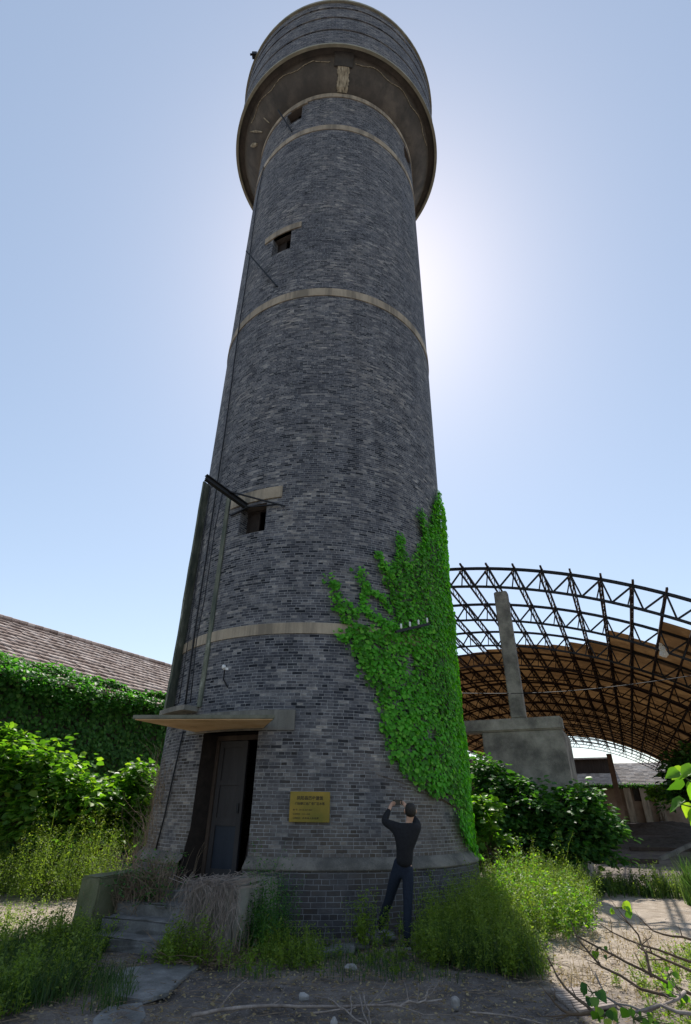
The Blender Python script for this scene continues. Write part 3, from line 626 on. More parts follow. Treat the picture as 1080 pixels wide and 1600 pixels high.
slab_poly([(860, 1547), (920, 1545), (965, 1572), (905, 1586), (880, 1572)], .02, 'slatted_board', 'sunlit board at the shadow edge on the right', M['pale_dead'], .03)
sb = bpy.data.objects['slatted_board']; mb = MB()
a0, a1, b0, b1 = [Vector(at_z(*q, .03)) for q in ((862, 1549), (900, 1584), (920, 1547), (962, 1572))]
for k in range(9): f = (k+.3)/9; mb.bar(a0.lerp(a1, f), b0.lerp(b1, f), .045, .022)
mb.build('slats', M['pale_dead'], sb)
# broken mortar footing by the plinth
mb = MB()
for (x, y, s, h) in ((500, 1492, .3, .06), (535, 1488, .22, .08), (560, 1480, .2, .05), (475, 1478, .25, .05), (590, 1472, .2, .08)):
    p = at_z(x, y); mb.box((p[0], p[1], h/2-.01), (s*1.5, s*1.1, h), (Vector((1, random.uniform(-.2, .2), .04)).normalized(), Vector((0, 1, 0)), Vector((0, .05, 1)).normalized()))
tag(mb.build('broken_footing', M['step'], bevel=.015), 'broken strip of pale concrete along the foot of the tower beside the person', 'footing')

# ------------------------------------------------------------ ivy on the tower
def TH(px, r=3.40): return [on_tower(x, y, r) for x, y in px]
main = [(683, 770), (677, 800), (669, 830), (661, 798), (655, 800), (662, 835), (650, 868), (640, 875), (628, 838), (624, 838), (622, 872), (604, 886), (594, 858), (590, 862), (602, 900), (613, 922), (596, 928), (604, 945), (622, 968), (600, 972), (572, 985), (548, 985), (556, 1010), (566, 1050), (592, 1082), (602, 1130), (608, 1172), (630, 1203), (655, 1224), (690, 1243), (706, 1240), (712, 1265), (718, 1290), (733, 1318)]
poly = [(t, z) for t, z in TH(main)] + [(84, .85), (120, .85), (125, 7.2), (100, 8.2), (76, 8.9)]
poly[0] = (poly[0][0], poly[0][1])
strands = [([(519, 898), (527, 925), (537, 955), (550, 975), (575, 980)], .13), ([(563, 888), (572, 915), (570, 945), (585, 960), (610, 975)], .12), ([(545, 940), (560, 960)], .1),
           ([(572, 915), (600, 930), (612, 955)], .07), ([(627, 832), (628, 860), (622, 880)], .08), ([(592, 858), (602, 885), (615, 900)], .08), ([(686, 768), (684, 790), (680, 820)], .1), ([(660, 796), (664, 825), (668, 850)], .09), ([(530, 985), (560, 1000), (580, 1040)], .13)]
ivy = empty('climbing_ivy', tpos(75, 0, 3.6), 'bright green ivy climbing the right side of the brick tower', 'ivy')
pa = np.array(poly); N0 = 36000
cand = np.stack([rng.uniform(pa[:, 0].min(), pa[:, 0].max(), N0*3), rng.uniform(pa[:, 1].min(), pa[:, 1].max(), N0*3)], -1)
cand = cand[in_poly(cand, poly)][:N0]
# thin gaps
g = np.sin(cand[:, 0]*.33+cand[:, 1]*2.1)+np.sin(cand[:, 1]*3.7-cand[:, 0]*.21)+np.sin(cand[:, 0]*.71+1)*.6
cand = cand[~((g > 2.0) & (rng.uniform(size=len(cand)) < .9) & (cand[:, 0] < 60))]
tw_ = rng.normal(0, 1, (1, 2)); cand = cand+rng.normal(0, 1, cand.shape)*np.array([.7, .05])
for pxs, wd in strands:
    q = TH(pxs)
    for a, b in zip(q, q[1:]):
        ln = math.hypot((a[0]-b[0])*.06, a[1]-b[1]); k = int(ln*190)+6; f = rng.uniform(0, 1, k)
        c = np.stack([a[0]+(b[0]-a[0])*f+rng.normal(0, wd/.06*.55, k), a[1]+(b[1]-a[1])*f+rng.normal(0, wd*.5, k)], -1); cand = np.concatenate([cand, c])
def wall_leaves(th, z, size, off, tilt=.55):
    t = np.radians(th); rr = np.array([TR(a) for a in z])+off
    n = np.stack([np.sin(t), -np.cos(t), 0*t], -1); P = np.stack([AX+rr*n[:, 0], AY+rr*n[:, 1], z], -1)
    tan = np.stack([np.cos(t), np.sin(t), 0*t], -1)
    D = np.array([0, 0, -1.0])+n*(rng.uniform(.1, tilt*1.6, len(t)))[:, None]+tan*rng.normal(0, .5, len(t))[:, None]
    nn = n+np.array([0, 0, .45])+rng.normal(0, .28, (len(t), 3))
    return leaves(P, D, nn, size, 1.15)
no = .5+.5*np.sin(cand[:, 0]*.19+1.1*np.sin(cand[:, 1]*1.7))*np.cos(cand[:, 1]*2.3)
off = rng.uniform(.01, .09, len(cand))+.07*no*np.clip((cand[:, 0]-25)/30, .1, 1)
V, F = wall_leaves(cand[:, 0], cand[:, 1], rng.uniform(.03, .1, len(cand))*np.where(rng.uniform(size=len(cand)) < .4, .65, 1), off); np_mesh('foliage', V, F, M['ivy'], ivy)
mb = MB()
for k in range(14):
    a = random.uniform(84, 110); z = .9; pts = []; tgt = random.choice(poly[:30]); top = max(2.0, tgt[1]*random.uniform(.6, 1))
    for j in range(12):
        f = j/11; pts.append(tpos(a+(tgt[0]-a)*f**1.6+random.uniform(-1, 1), z+(top-z)*f, off=.015))
    mb.tube(pts, [.014*(1-.8*j/11) for j in range(12)], 4, cap=False)
mb.build('stems', M['stem'], ivy, fix=False)

# ------------------------------------------------------------ person
def skin_mesh(name, nodes, edges, m, parent=None, sub=2, root=0):
    me = bpy.data.meshes.new(name); me.from_pydata([n[0] for n in nodes], edges, []); o = bpy.data.objects.new(name, me); COL.objects.link(o)
    sk = o.modifiers.new('skin', 'SKIN'); sk.use_smooth_shade = True
    for v, n in zip(me.skin_vertices[0].data, nodes): v.radius = (n[1], n[2] if len(n) > 2 else n[1])
    me.skin_vertices[0].data[root].use_root = True
    ss = o.modifiers.new('sub', 'SUBSURF'); ss.levels = sub; ss.render_levels = sub
    dg = bpy.context.evaluated_depsgraph_get(); nm = bpy.data.meshes.new_from_object(o.evaluated_get(dg)); bpy.data.objects.remove(o); nm.materials.clear()
    return link_mesh(name, nm, m, parent, True)
per = empty('person', (.8, 9.2, 0), 'person in a black top and navy trousers, seen from behind with both arms raised', 'person')
pel = (.91, 9.10, .94); sp = (.94, 9.07, 1.14); ch = (.97, 9.06, 1.32); nk = (1.015, 9.06, 1.46); hd = (1.045, 9.05, 1.55); ht = (1.05, 9.04, 1.69)
sL, eL, wL = (.83, 9.08, 1.40), (.655, 9.22, 1.475), (.765, 9.38, 1.655); sR, eR, wR = (1.13, 9.10, 1.39), (1.17, 9.33, 1.47), (1.03, 9.41, 1.665)
hpL, kL, aL = (.83, 9.12, .90), (.73, 9.32, .54), (.60, 9.52, .20); hpR, kR, aR = (.99, 9.10, .90), (.96, 9.08, .50), (.925, 9.06, .10)
hL, hR = (.79, 9.40, 1.72), (1.0, 9.43, 1.73)
body_nodes = [(pel, .09, .07), (sp, .09, .07), (ch, .11, .08), (nk, .045), (hd, .052, .06), ((1.048, 9.055, 1.63), .066, .08), (ht, .04, .05),
              (sL, .055), (eL, .04), (wL, .026), (hL, .032, .02), (sR, .055), (eR, .04), (wR, .026), (hR, .032, .02),
              (hpL, .085), (kL, .055), (aL, .04), ((.60, 9.66, .13), .035, .03), (hpR, .085), (kR, .055), (aR, .04), ((.935, 9.21, .035), .035, .03)]
be = [(0, 1), (1, 2), (2, 3), (3, 4), (4, 5), (5, 6), (2, 7), (7, 8), (8, 9), (9, 10), (2, 11), (11, 12), (12, 13), (13, 14), (0, 15), (15, 16), (16, 17), (17, 18), (0, 19), (19, 20), (20, 21), (21, 22)]
# fingers and thumbs are short chains rooted in the palms
def fing(h, side, up, root, fwd=(0, 1, 0)):
    global body_nodes, be
    h = Vector(h); side = Vector(side); up = Vector(up); fwd = Vector(fwd)
    for k, ln in enumerate((.034, .04, .038, .03)):
        b = h+up*(.02-.014*k)+side*.014; c = b+side*ln+fwd*.006; d = c+side*ln*.35-fwd*.02
        i = len(body_nodes); body_nodes += [(tuple(b), .009), (tuple(c), .008), (tuple(d), .006)]; be += [(root, i), (i, i+1), (i+1, i+2)]
    b = h-up*.028; c = b+side*.03-fwd*.01; i = len(body_nodes); body_nodes += [(tuple(b), .01), (tuple(c), .008)]; be += [(root, i), (i, i+1)]
fing(hL, (1, 0, 0), (0, 0, 1), 10); fing(hR, (-1, 0, 0), (0, 0, 1), 14)
skin_mesh('body', body_nodes, be, M['skin'], per)
jn = [((.912, 9.09, .90), .15, .125), (sp[:2]+(1.03,), .15, .125), (sp, .15, .115), (ch, .175, .125), ((1.0, 9.06, 1.43), .085, .075), (sL, .085), ((.73, 9.16, 1.44), .07), (eL, .058), ((.705, 9.29, 1.56), .05), ((.752, 9.36, 1.635), .038), (sR, .085), ((1.165, 9.22, 1.43), .068), (eR, .055), ((1.10, 9.37, 1.56), .048), ((1.045, 9.40, 1.64), .038)]
skin_mesh('jersey', jn, [(0, 1), (1, 2), (2, 3), (3, 4), (3, 5), (5, 6), (6, 7), (7, 8), (8, 9), (3, 10), (10, 11), (11, 12), (12, 13), (13, 14)], M['shirt'], per)
tn = [((.92, 9.09, 1.06), .13, .105), ((.91, 9.10, .92), .15, .125), ((.83, 9.13, .85), .1), ((.77, 9.23, .68), .085), (kL, .072), ((.66, 9.43, .36), .062), ((.60, 9.53, .17), .056), ((.985, 9.1, .84), .1), ((.97, 9.09, .68), .085), (kR, .07), ((.94, 9.07, .28), .06), ((.925, 9.06, .08), .057)]
skin_mesh('trousers', tn, [(0, 1), (1, 2), (2, 3), (3, 4), (4, 5), (5, 6), (1, 7), (7, 8), (8, 9), (9, 10), (10, 11)], M['jeans'], per)
for (x, y, z) in ((.60, 9.52, .10), (.925, 9.05, 0.0)):
    s_ = skin_mesh('shoe', [((x, y-.05, z+.05), .042, .045), ((x, y+.04, z+.055), .045, .045), ((x+.005, y+.13, z+.04), .045, .032), ((x+.01, y+.2, z+.035), .032, .024)], [(0, 1), (1, 2), (2, 3)], M['shoe'], per)
    mb = MB(); mb.box((x, y+.06, z+.008), (.085, .27, .018)); mb.build('sole', M['sole'], s_, bevel=.006)
hm = skin_mesh('hair', [((1.045, 9.03, 1.53), .068, .07), ((1.046, 9.026, 1.61), .088, .092), ((1.048, 9.03, 1.67), .09, .098), ((1.05, 9.04, 1.735), .056, .06)], [(0, 1), (1, 2), (2, 3)], M['hair'], per)
for sx in (-1, 1):
    mb = MB(); c = Vector((1.046+sx*.078, 9.055, 1.615)); mb.tube([c+Vector((0, 0, -.03)), c+Vector((sx*.01, -.006, 0)), c+Vector((sx*.006, 0, .03))], [.008, .014, .01], 8); mb.build('ear', M['skin'], per, smooth=True)
mb = MB(); mb.box((.895, 9.43, 1.735), (.155, .009, .075)); o = mb.build('mobile_phone', M['phone'], bevel=.003); tag(o, 'black mobile phone held sideways in the raised hands of the person', 'phone')
# stone the left foot stands on
def stone(c, s, label, m='stone', group=None, name='stone', sq=.6):
    bm = bmesh.new(); bmesh.ops.create_icosphere(bm, subdivisions=3, radius=1)
    ph = [random.uniform(0, 6) for _ in range(6)]
    for v in bm.verts:
        k = 1+.18*math.sin(v.co.x*3+ph[0])+.14*math.sin(v.co.y*4+ph[1])+.1*math.sin(v.co.z*5+ph[2])+.06*math.sin(v.co.x*9+ph[3]+v.co.y*7)
        v.co = Vector((v.co.x*s[0], v.co.y*s[1], v.co.z*s[2]))*k
    me = bpy.data.meshes.new(name); bm.to_mesh(me); bm.free(); o = link_mesh(name, me, M[m], None, True); o.location = c; o.rotation_euler.z = random.uniform(0, 3)
    return tag(o, label, 'stone', group)
stone((.62, 9.62, .02), (.24, .26, .085), 'flat grey stone under the forward foot of the person', 'step')

# ------------------------------------------------------------ barrel vault of steel trusses (bare at both ends, roof sheets between)
shed = empty('vaulted_shed', wu(18.5, -6.8, 0), 'long barrel vaulted shed of rusty steel trusses with missing roof sheets', 'shed')
UC, ZC, RR, SL = -6.83, -10.52, 20.47, .006
dz = lambda wv: SL*(wv-18.5)
def vp(phi, wv, r=RR): return wu(wv, UC+r*math.sin(R(phi)), ZC+r*math.cos(R(phi))+dz(wv))
def cyl_hit(x, y, r=RR):
    d = ray(x, y); du, dw = d@L, d@A; ou, ow = CAM@L-UC, CAM@A; e = d[2]-SL*dw; oz = HC-ZC-SL*(ow-18.5)
    a = du*du+e*e; b = 2*(ou*du+oz*e); c = ou*ou+oz*oz-r*r; t = (-b+math.sqrt(b*b-4*a*c))/(2*a); P = CAM+t*d
    return math.degrees(math.atan2(P@L-UC, P[2]-dz(P@A)-ZC)), P@A
WS = [18.5, 22.9, 27.5] + [27.5+4.6*k for k in range(1, 13)]
ph1 = cyl_hit(723, 888)[0]; 
def phi_front(x, y): P = at_plane(x, y, A, 18.5); return math.degrees(math.atan2(P@L-UC, P[2]-ZC))
ph1, ph8 = phi_front(723, 888), phi_front(1040, 931); DP = (ph8-ph1)/7
PH = [ph1+DP*k for k in range(-13, 21)]; PHR = 42.5; PH = [p for p in PH if -30 < p < PHR+.1]
print('purlins', len(PH), 'dphi', DP, 'w', WS[-1])
DEP = .72
for k, wv in enumerate(WS):
    PL = -18 if k < 2 else -30
    mb = MB(); fine = np.arange(PL, PHR+1.2, 1.2)
    for r, a in ((RR, .095), (RR-DEP, .08)):
        pts = [vp(p, wv, r) for p in fine]
        for p, q in zip(pts, pts[1:]): mb.bar(p, q, a, a, up=tuple(A))
    for i, p in enumerate(PH):
        if (k > 8 and i % 2) or p < PL: continue
        top = vp(p, wv); mb.bar(top, vp(p, wv, RR-DEP), .04, .04, up=tuple(A))
        for s_ in (-.5, .5): mb.bar(top, vp(p+s_*DP, wv, RR-DEP), .055, .055, up=tuple(A))
        mb.bar(vp(p-.0*DP, wv, RR+.1), vp(p, wv), .07, .07, up=tuple(A))
    mb.build('arch_truss', M['steel'] if k < 3 else M['rust'], shed, fix=False)
for i, p in enumerate(PH):
    mb = MB(); we = WS[-1]; W_ = WS if p > -18 else WS[2:]
    for r, a in ((RR+.05, .065), (RR-.27, .06)):
        for w0, w1 in zip(W_, W_[1:]): mb.bar(vp(p, w0-(.4 if w0 == WS[0] else 0), r), vp(p, w1, r), a, a)
    wv = W_[0]-.35; k = 0; step = .46
    while wv < we-step:
        if wv > 50: step = 1.1
        mb.bar(vp(p, wv, RR+.05 if k % 2 else RR-.27), vp(p, wv+step, RR-.27 if k % 2 else RR+.05), .028, .028); wv += step; k += 1
    mb.build('purlin', M['rust'], shed, fix=False)
# roof sheets: each strip begins where the photo shows it
edge = sorted([cyl_hit(x, y) for x, y in ((719, 1026), (787, 1015), (849, 1007), (892, 1009), (921, 998), (955, 1012), (967, 995), (1000, 1004), (1015, 1011), (1038, 978), (1078, 992))])
ex = [e[0] for e in edge]; ey = [e[1] for e in edge]
def corr_sheet(p0, p1, w0, w1, r, mb, amp=.018):
    n = max(2, int((w1-w0)/.11)) if w0 < 45 else max(2, int((w1-w0)/.5)); m_ = 3
    rows = [[vp(p0+(p1-p0)*j/m_, w0+(w1-w0)*i/n, r+(amp if i % 2 else -amp)) for j in range(m_+1)] for i in range(n+1)]
    for a, b in zip(rows, rows[1:]):
        for j in range(m_): mb.quad(a[j], a[j+1], b[j+1], b[j])
for i, (p0, p1) in enumerate(zip(PH, PH[1:])):
    ws = float(np.interp((p0+p1)/2, ex, ey))+random.uniform(-.5, .5); wv = ws; mb = MB(); sgi = 0
    while wv < 76.5:
        ln = random.uniform(2.3, 3.6) if wv < 40 else 4.6
        corr_sheet(p0-.12, p1+.12, wv, min(wv+ln+.5, 77), RR+.1+.014*(sgi % 2), mb); wv += ln; sgi += 1
    mb.build('roof_sheet', M['sheet'], shed, fix=False)
for k, wv in enumerate(WS):       # feet of the arches
    if k == 0: continue
    for p in (PHR, -18 if k == 1 else -30):
        f = vp(p, wv, RR-.36); mb = MB(); mb.box((f.x, f.y, (f.z-.2+gh(f.x, f.y)-.3)/2), (.4, .4, f.z-.2-gh(f.x, f.y)+.3), (Vector(A), Vector(L), Vector((0, 0, 1)))); mb.build('column', M['concrete'], shed)
f = cyl_hit(1035, 1000); c = vp(f[0], WS[1]-.2, RR-.5); mb = MB(); rows = []
for j in range(7):
    z = -.09*j; wdt_ = (.03, .06, .1, .08, .13, .15, .05)[j]+.02*random.random(); rows.append([c+Vector(L)*(u*wdt_)+Vector(A)*(.05*math.sin(j+u*2))+Vector((0, 0, z)) for u in (-1, -.3, .4, 1)])
for a, b in zip(rows, rows[1:]):
    for j in range(3): mb.quad(a[j], a[j+1], b[j+1], b[j])
o = mb.build('hanging_rag', M['cloth']); sm = o.modifiers.new('thick', 'SOLIDIFY'); sm.thickness = .012; tag(o, 'torn pale rag hanging from the bare trusses on the right', 'rag')

mb = MB(); mb.box(wu(56, -17.3, 3.7), (.3, 46, 8.2), (Vector(L), Vector(A), Vector((0, 0, 1)))); mb.build('side_wall', M['brownwall'], shed)
# concrete bunker and tall column before the vault
bk = empty('concrete_bunker', wu(18.4, -2.7, 0), 'grey weathered concrete block with a projecting top beam beneath the vault', 'bunker')
AXS = (Vector(L), Vector(A), Vector((0, 0, 1)))
def lbox(mb, u0, u1, w0, w1, z0, z1): mb.box(wu((w0+w1)/2, (u0+u1)/2, (z0+z1)/2), (u1-u0, w1-w0, z1-z0), AXS)
mb = MB(); lbox(mb, -3.92, -1.42, 18.45, 20.9, -.2, 3.9); mb.build('body', M['bunker'], bk, bevel=.03)
mb = MB(); lbox(mb, -7.2, -1.40, 18.40, 18.95, 3.9, 4.28); mb.build('beam', M['bunker'], bk, bevel=.04)
mb = MB(); lbox(mb, -7.2, -6.7, 18.42, 18.92, -.2, 3.9); mb.build('post', M['bunker'], bk, bevel=.03)
mb = MB(); lbox(mb, -2.93, -2.47, 18.45, 18.85, 4.28, 8.62)
tag(mb.build('concrete_column', M['bunker'], bevel=.03), 'tall square concrete column standing on the concrete bunker', 'column')
# wire across the vault
mb = MB(); a = at_plane(712, 1083, A, 17.9); b = at_plane(1080, 1056, A, 17.5)
mb.tube([Vector(a).lerp(Vector(b), k/12)-Vector((0, 0, .18*math.sin(math.pi*k/12))) for k in range(13)], .012, 4)
tag(mb.build('overhead_wire', M['steel']), 'thin wire stretched across in front of the column and vault', 'wire')

# ------------------------------------------------------------ ground
xs = np.concatenate([-np.geomspace(700, 9, 14), np.linspace(-8, 10, 150), np.geomspace(11, 700, 14)])
ys = np.concatenate([[-300, -100, -30, -10], np.linspace(-3, 20, 170), np.geomspace(21, 1200, 18)])
GX, GY = np.meshgrid(xs, ys); near = np.exp(-((GX/9)**4+((GY-8)/11)**4))
GZ = np.vectorize(gh)(GX, GY)+near*(.018*np.sin(GX*3.1+GY*1.3)+.014*np.sin(GY*4.7-GX*2.2)+.01*np.sin(GX*9+2*np.sin(GY*3))+rng.normal(0, .004, GX.shape))-.012
nx = len(xs); I = (np.arange(len(ys)-1)[:, None]*nx+np.arange(nx-1)[None]).ravel()
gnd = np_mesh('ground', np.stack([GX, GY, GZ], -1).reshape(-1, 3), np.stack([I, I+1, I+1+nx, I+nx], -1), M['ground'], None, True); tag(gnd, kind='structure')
# rubble floor below the vault
def mound(name, c, rx, ry, h, label, m='rubble', rot=0):
    n = 34; V = []; F = []
    for j in range(n+1):
        for i in range(n+1):
            u, v = i/n*2-1, j/n*2-1; f = max(0, 1-u*u)*max(0, 1-v*v); x, y = u*rx, v*ry
            X = c[0]+x*math.cos(rot)-y*math.sin(rot); Y = c[1]+x*math.sin(rot)+y*math.cos(rot)
            V.append((X, Y, gh(X, Y)-.05+h*f*(.75+.35*math.sin(u*9+v*4)*math.sin(v*7+1))+random.uniform(-.06, .06)*f))
    V = np.array(V); I = (np.arange(n)[:, None]*(n+1)+np.arange(n)[None]).ravel()
    o = np_mesh(name, V, np.stack([I, I+1, I+n+2, I+n+1], -1), M[m]); return tag(o, label, 'rubble heap')
mound('rubble_mound', (17, 33), 9, 3.5, .45, 'low dark rubble heap spread across the shaded shed floor, nearest to the viewer', rot=-.2)
mound('rubble_mound', (24, 47), 10, 4, .8, 'long dark rubble bank in the shed before the brick building', rot=-.3)
mb = MB()
mb.bar((12.6, 24.5, .12), (15.8, 25.6, 1.0), .16, .12); o = mb.build('leaning_plank', M['concrete'], bevel=.01); tag(o, 'pale grey beam lying tilted on the shaded rubble at the right edge', 'beam')
for i, (x, y, l, a, lab) in enumerate(((10.5, 23, 2.6, .1, 'long low timber lying on the shaded shed floor, left of the others'), (13.2, 21.2, 2.2, -.12, 'pale timber lying at the sunlit edge of the shed floor'), (15.2, 29, 3.2, .05, 'long dark timber lying farthest back on the shed floor'))):
    mb = MB(); mb.box((x, y, gh(x, y)+.07), (l, .2, .14), (Vector((math.cos(a), math.sin(a), 0)), Vector((-math.sin(a), math.cos(a), 0)), Vector((0, 0, 1)))); tag(mb.build('timber', M['pale_dead'] if i == 1 else M['darkwood'], bevel=.01), lab, 'timber')

# ------------------------------------------------------------ tiled roofs
def tiled(name, O, du, dv, nu, nv, m, parent=None, th=.05):
    """O lower corner, du along the eave, dv up the slope; nu tiles by nv courses, each tile its own bent piece"""
    O, du, dv = np.array(O), np.array(du), np.array(dv); U = du/nu; Vv = dv/nv; nrm = np.cross(unit(du), unit(dv)); nrm = nrm*np.sign(nrm[2])
    i, j = np.meshgrid(np.arange(nu), np.arange(nv)); i = i.ravel(); j = j.ravel(); n = len(i)
    O_ = O+i[:, None]*U+j[:, None]*Vv+rng.normal(0, .006, (n, 3))
    prof = [(0, .0), (.25, .4), (.55, .2), (.8, -.15), (1.04, 0)]
    V = []
    for g, lift in ((-.12, th*1.3), (1.02, .0)):
        for f, h in prof: V.append(O_+U*f+Vv*g+nrm*(h*th*.55+lift)[..., None] if False else O_+U*f+Vv*g+nrm*(h*th*.55+lift))
    for f, h in prof: V.append(O_+U*f+Vv*(-.12)+nrm*(h*th*.55-.01))
    V = np.stack(V, 1); k = len(prof); q = [[a, a+1, a+1+k, a+k] for a in range(k-1)]+[[2*k+a, 2*k+a+1, a+1, a] for a in range(k-1)]
    F = (np.arange(n)*3*k)[:, None, None]+np.array(q)[None]
    return np_mesh(name, V.reshape(-1, 3), F.reshape(-1, 4), m, parent)
# left warehouse, its long wall under creeper
WH = 5.0; E0 = at_z(0, 1050, WH); E1 = at_z(262, 1105, WH); WD = unit((E1-E0)*np.array([1, 1, 0])); WP = np.array([-WD[1], WD[0], 0])   # WP points away from the viewer (left)
print('warehouse dir', np.degrees(math.atan2(WD[0], WD[1])), E0, E1)
RW = 5.4
def ridge_z(px, py): P = at_plane(px, py, WP, (E0@WP)+RW); return P
RZ0 = ridge_z(0, 965); RZ1 = ridge_z(270, 1045); RZ = (RZ0[2]+RZ1[2])/2; print('ridge', RZ0, RZ1)
S0, S1 = E0-WD*7, E0+WD*14
ware = empty('warehouse', tuple(S0*np.array([1, 1, 0])), 'long low building with a red-brown tiled roof, its wall hidden under creeper', 'building')
wa, wb = S0+WP*.35, S1+WP*.35-WD*.3
def wallbox(mb, a, b, z0, z1, tk):
    d = unit((b-a)*np.array([1, 1, 0])); p = np.array([-d[1], d[0], 0]); c = (a+b)/2+p*tk/2; mb.box((c[0], c[1], (z0+z1)/2), (np.linalg.norm((b-a)[:2]), tk, z1-z0), (Vector(d), Vector(p), Vector((0, 0, 1))))
mb = MB(); wallbox(mb, wa, wb, -.2, WH-.12, .3); wallbox(mb, wb-WD*.3+WP*.3, wb-WD*.3+WP*(RW*2-.8), -.2, WH-.12, .3) if False else None
mb.build('wall', M['brick'], ware)
g0 = wb; mb = MB(); V = [g0, g0+WP*(2*RW-.7)]
mb.add([(V[0][0], V[0][1], -.2), (V[1][0], V[1][1], -.2), (V[1][0], V[1][1], WH-.1), ((V[0][0]+V[1][0])/2, (V[0][1]+V[1][1])/2, RZ-.15), (V[0][0], V[0][1], WH-.1)], [(0, 1, 2, 3, 4)]); mb.build('gable', M['brick'], ware)
up1 = WP*RW+np.array([0, 0, RZ-WH]); NU = 84; NV = 16
roof = tiled('roof', S0+np.array([0, 0, 0]), (S1-S0), up1, NU, NV, M['tile'], ware, .036)
tiled('roof', S0+WP*2*RW, (S1-S0), -WP*RW+np.array([0, 0, RZ-WH]), NU, NV, M['tile'], ware, .036)
mb = MB(); d_ = Vector(S1-S0); mb.quad(S0-np.array([0, 0, .06]), S1-np.array([0, 0, .06]), S1+up1-np.array([0, 0, .06]), S0+up1-np.array([0, 0, .06])); mb.build('roof_boarding', M['darkwood'], roof)
mb = MB(); n = 62
for k in range(n):
    a = Vector(S0+up1+WD*(21*k/n)); b = Vector(S0+up1+WD*(21*(k+1.06)/n)); mb.tube([a+Vector((0, 0, .03)), b+Vector((0, 0, .05+random.uniform(0, .012)))], [.13, .115], 8)
mb.build('ridge_tiles', M['tile'], roof)
# creeper on its wall
cre = empty('wall_creeper', tuple(wa*np.array([1, 1, 0])), 'dark green creeper covering the warehouse wall and spilling over its eave', 'creeper')
n = 30000; f = rng.uniform(0, 20.5, n); z = rng.uniform(.3, WH, n); bul = .18+.16*np.sin(f*1.3+np.sin(z*2))*np.sin(z*1.9+1)+.05*rng.normal(size=n)+.12*(np.abs(f-5.2) < .6)
P = wa+WD*f[:, None]-WP*np.abs(bul)[:, None]; P[:, 2] = z
D = np.array([0, 0, -1.])-WP*rng.uniform(.1, .9, (n, 1))+WD*rng.normal(0, .5, (n, 1)); nn = -WP+np.array([0, 0, .6])+rng.normal(0, .35, (n, 3))
p1 = leaves(P, D, nn, rng.uniform(.07, .15, n), 1.1)
n = 11000; f = rng.uniform(0, 20.5, n)
hgt = np.interp(f, [0, 5, 6.8, 8, 9, 9.6, 10.6, 11.2, 12.5, 14], [.35, .4, .5, .55, .35, .5, .3, .18, .06, .03]); dn = np.interp(f, [0, 6.8, 7.6, 8.6, 9.4, 10.6, 12, 14], [.6, .55, .5, .7, .85, .7, .45, .4])
th_ = rng.uniform(0, 1, n)*(1+.2*np.sin(f*5)); up = rng.uniform(size=n) < .55
sl_ = np.where(up, th_*hgt*1.6, 0); P = S0+WD*f[:, None]; e = rng.uniform(.14, .36, n)+.08*np.sin(f*3)*up
P = P+up[:, None]*(up1/np.linalg.norm(up1))*sl_[:, None]+np.array([0, 0, 1])*(e*up)[:, None]-(~up)[:, None]*(WP*rng.uniform(.05, .38, n)[:, None]+np.array([0, 0, 1])*(th_*dn)[:, None]-np.array([0, 0, .16]))
D = np.array([0, 0, -.25])-WP*rng.uniform(.2, 1, (n, 1))+rng.normal(0, .4, (n, 3)); nn = np.array([0, 0, 1.3])-WP*.2+rng.normal(0, .3, (n, 3))
p2 = leaves(P, D, nn, rng.uniform(.07, .15, n), 1.05)
V, F = merge([p1, p2]); np_mesh('foliage', V, F, M['wallivy'], cre)
mb = MB()
for k in range(26):
    b = Vector(wa+WD*random.uniform(0, 14)-WP*.05); b.z = 0; t_ = b+Vector(WD)*random.uniform(-1, 1)+Vector((0, 0, random.uniform(3, 4.8))); mb.tube([b, b.lerp(t_, .5)+Vector(WD)*random.uniform(-.3, .3), t_], [.03, .02, .008], 4)
mb.build('stems', M['stem'], cre, fix=False)

# far brick building behind the vault
FW = 82.0
def fp(x, y, wv=FW): return at_plane(x, y, A, wv)
fe0, fe1 = fp(735, 1224), fp(1120, 1229); ez = 5.0
u0, u1 = fe0@L, fe1@L; gz_ = gh(*wu(FW, (u0+u1)/2, 0)[:2]); eaz = fp(960, 1226)[2]; rz_ = at_plane(960, 1192, A, FW+5)[2]
print('far', u0, u1, 'ground', gz_, 'eave', eaz, 'ridge', rz_)
far = empty('brick_building', wu(FW, (u0+u1)/2, gz_), 'low brown brick building with a pale tiled roof beyond the vault', 'building')
mb = MB(); mb.box(wu(FW+.2, (u0+u1)/2, (gz_-.5+eaz)/2), (u1-u0, .4, eaz-gz_+.5), AXS); mb.build('wall', M['brownwall'], far)
fr = tiled('roof', wu(FW-.5, u0-1, eaz-.05), Vector(L)*(u1-u0+2), Vector(A)*5.5+Vector((0, 0, rz_-eaz)), 60, 16, M['tile_pale'], far, .02)
mb = MB(); a = wu(FW-.5, u0-1, eaz-.12); b = wu(FW-.5, u1+1, eaz-.12); up_ = Vector(A)*5.5+Vector((0, 0, rz_-eaz)); mb.quad(a, b, b+up_, a+up_); mb.build('roof_boarding', M['darkwood'], fr)
mo0, mo1 = fp(870, 1200)@L, fp(953, 1200)@L; mz = at_plane(920, 1187, A, FW+4)[2]; mzb = at_plane(920, 1213, A, FW+2)[2]
mb = MB(); mb.box(wu(FW+3.8, (mo0+mo1)/2, (mz+mzb)/2-.3), (mo1-mo0, 3.0, mz-mzb+.4), AXS); mb.build('roof_monitor', M['darkwood'], far)
mb = MB(); mb.box(wu(FW+3.6, (mo0+mo1)/2, mz-.02), (mo1-mo0+.4, 4.0, .16), AXS); mb.build('monitor_roof', M['tile_pale'], far)
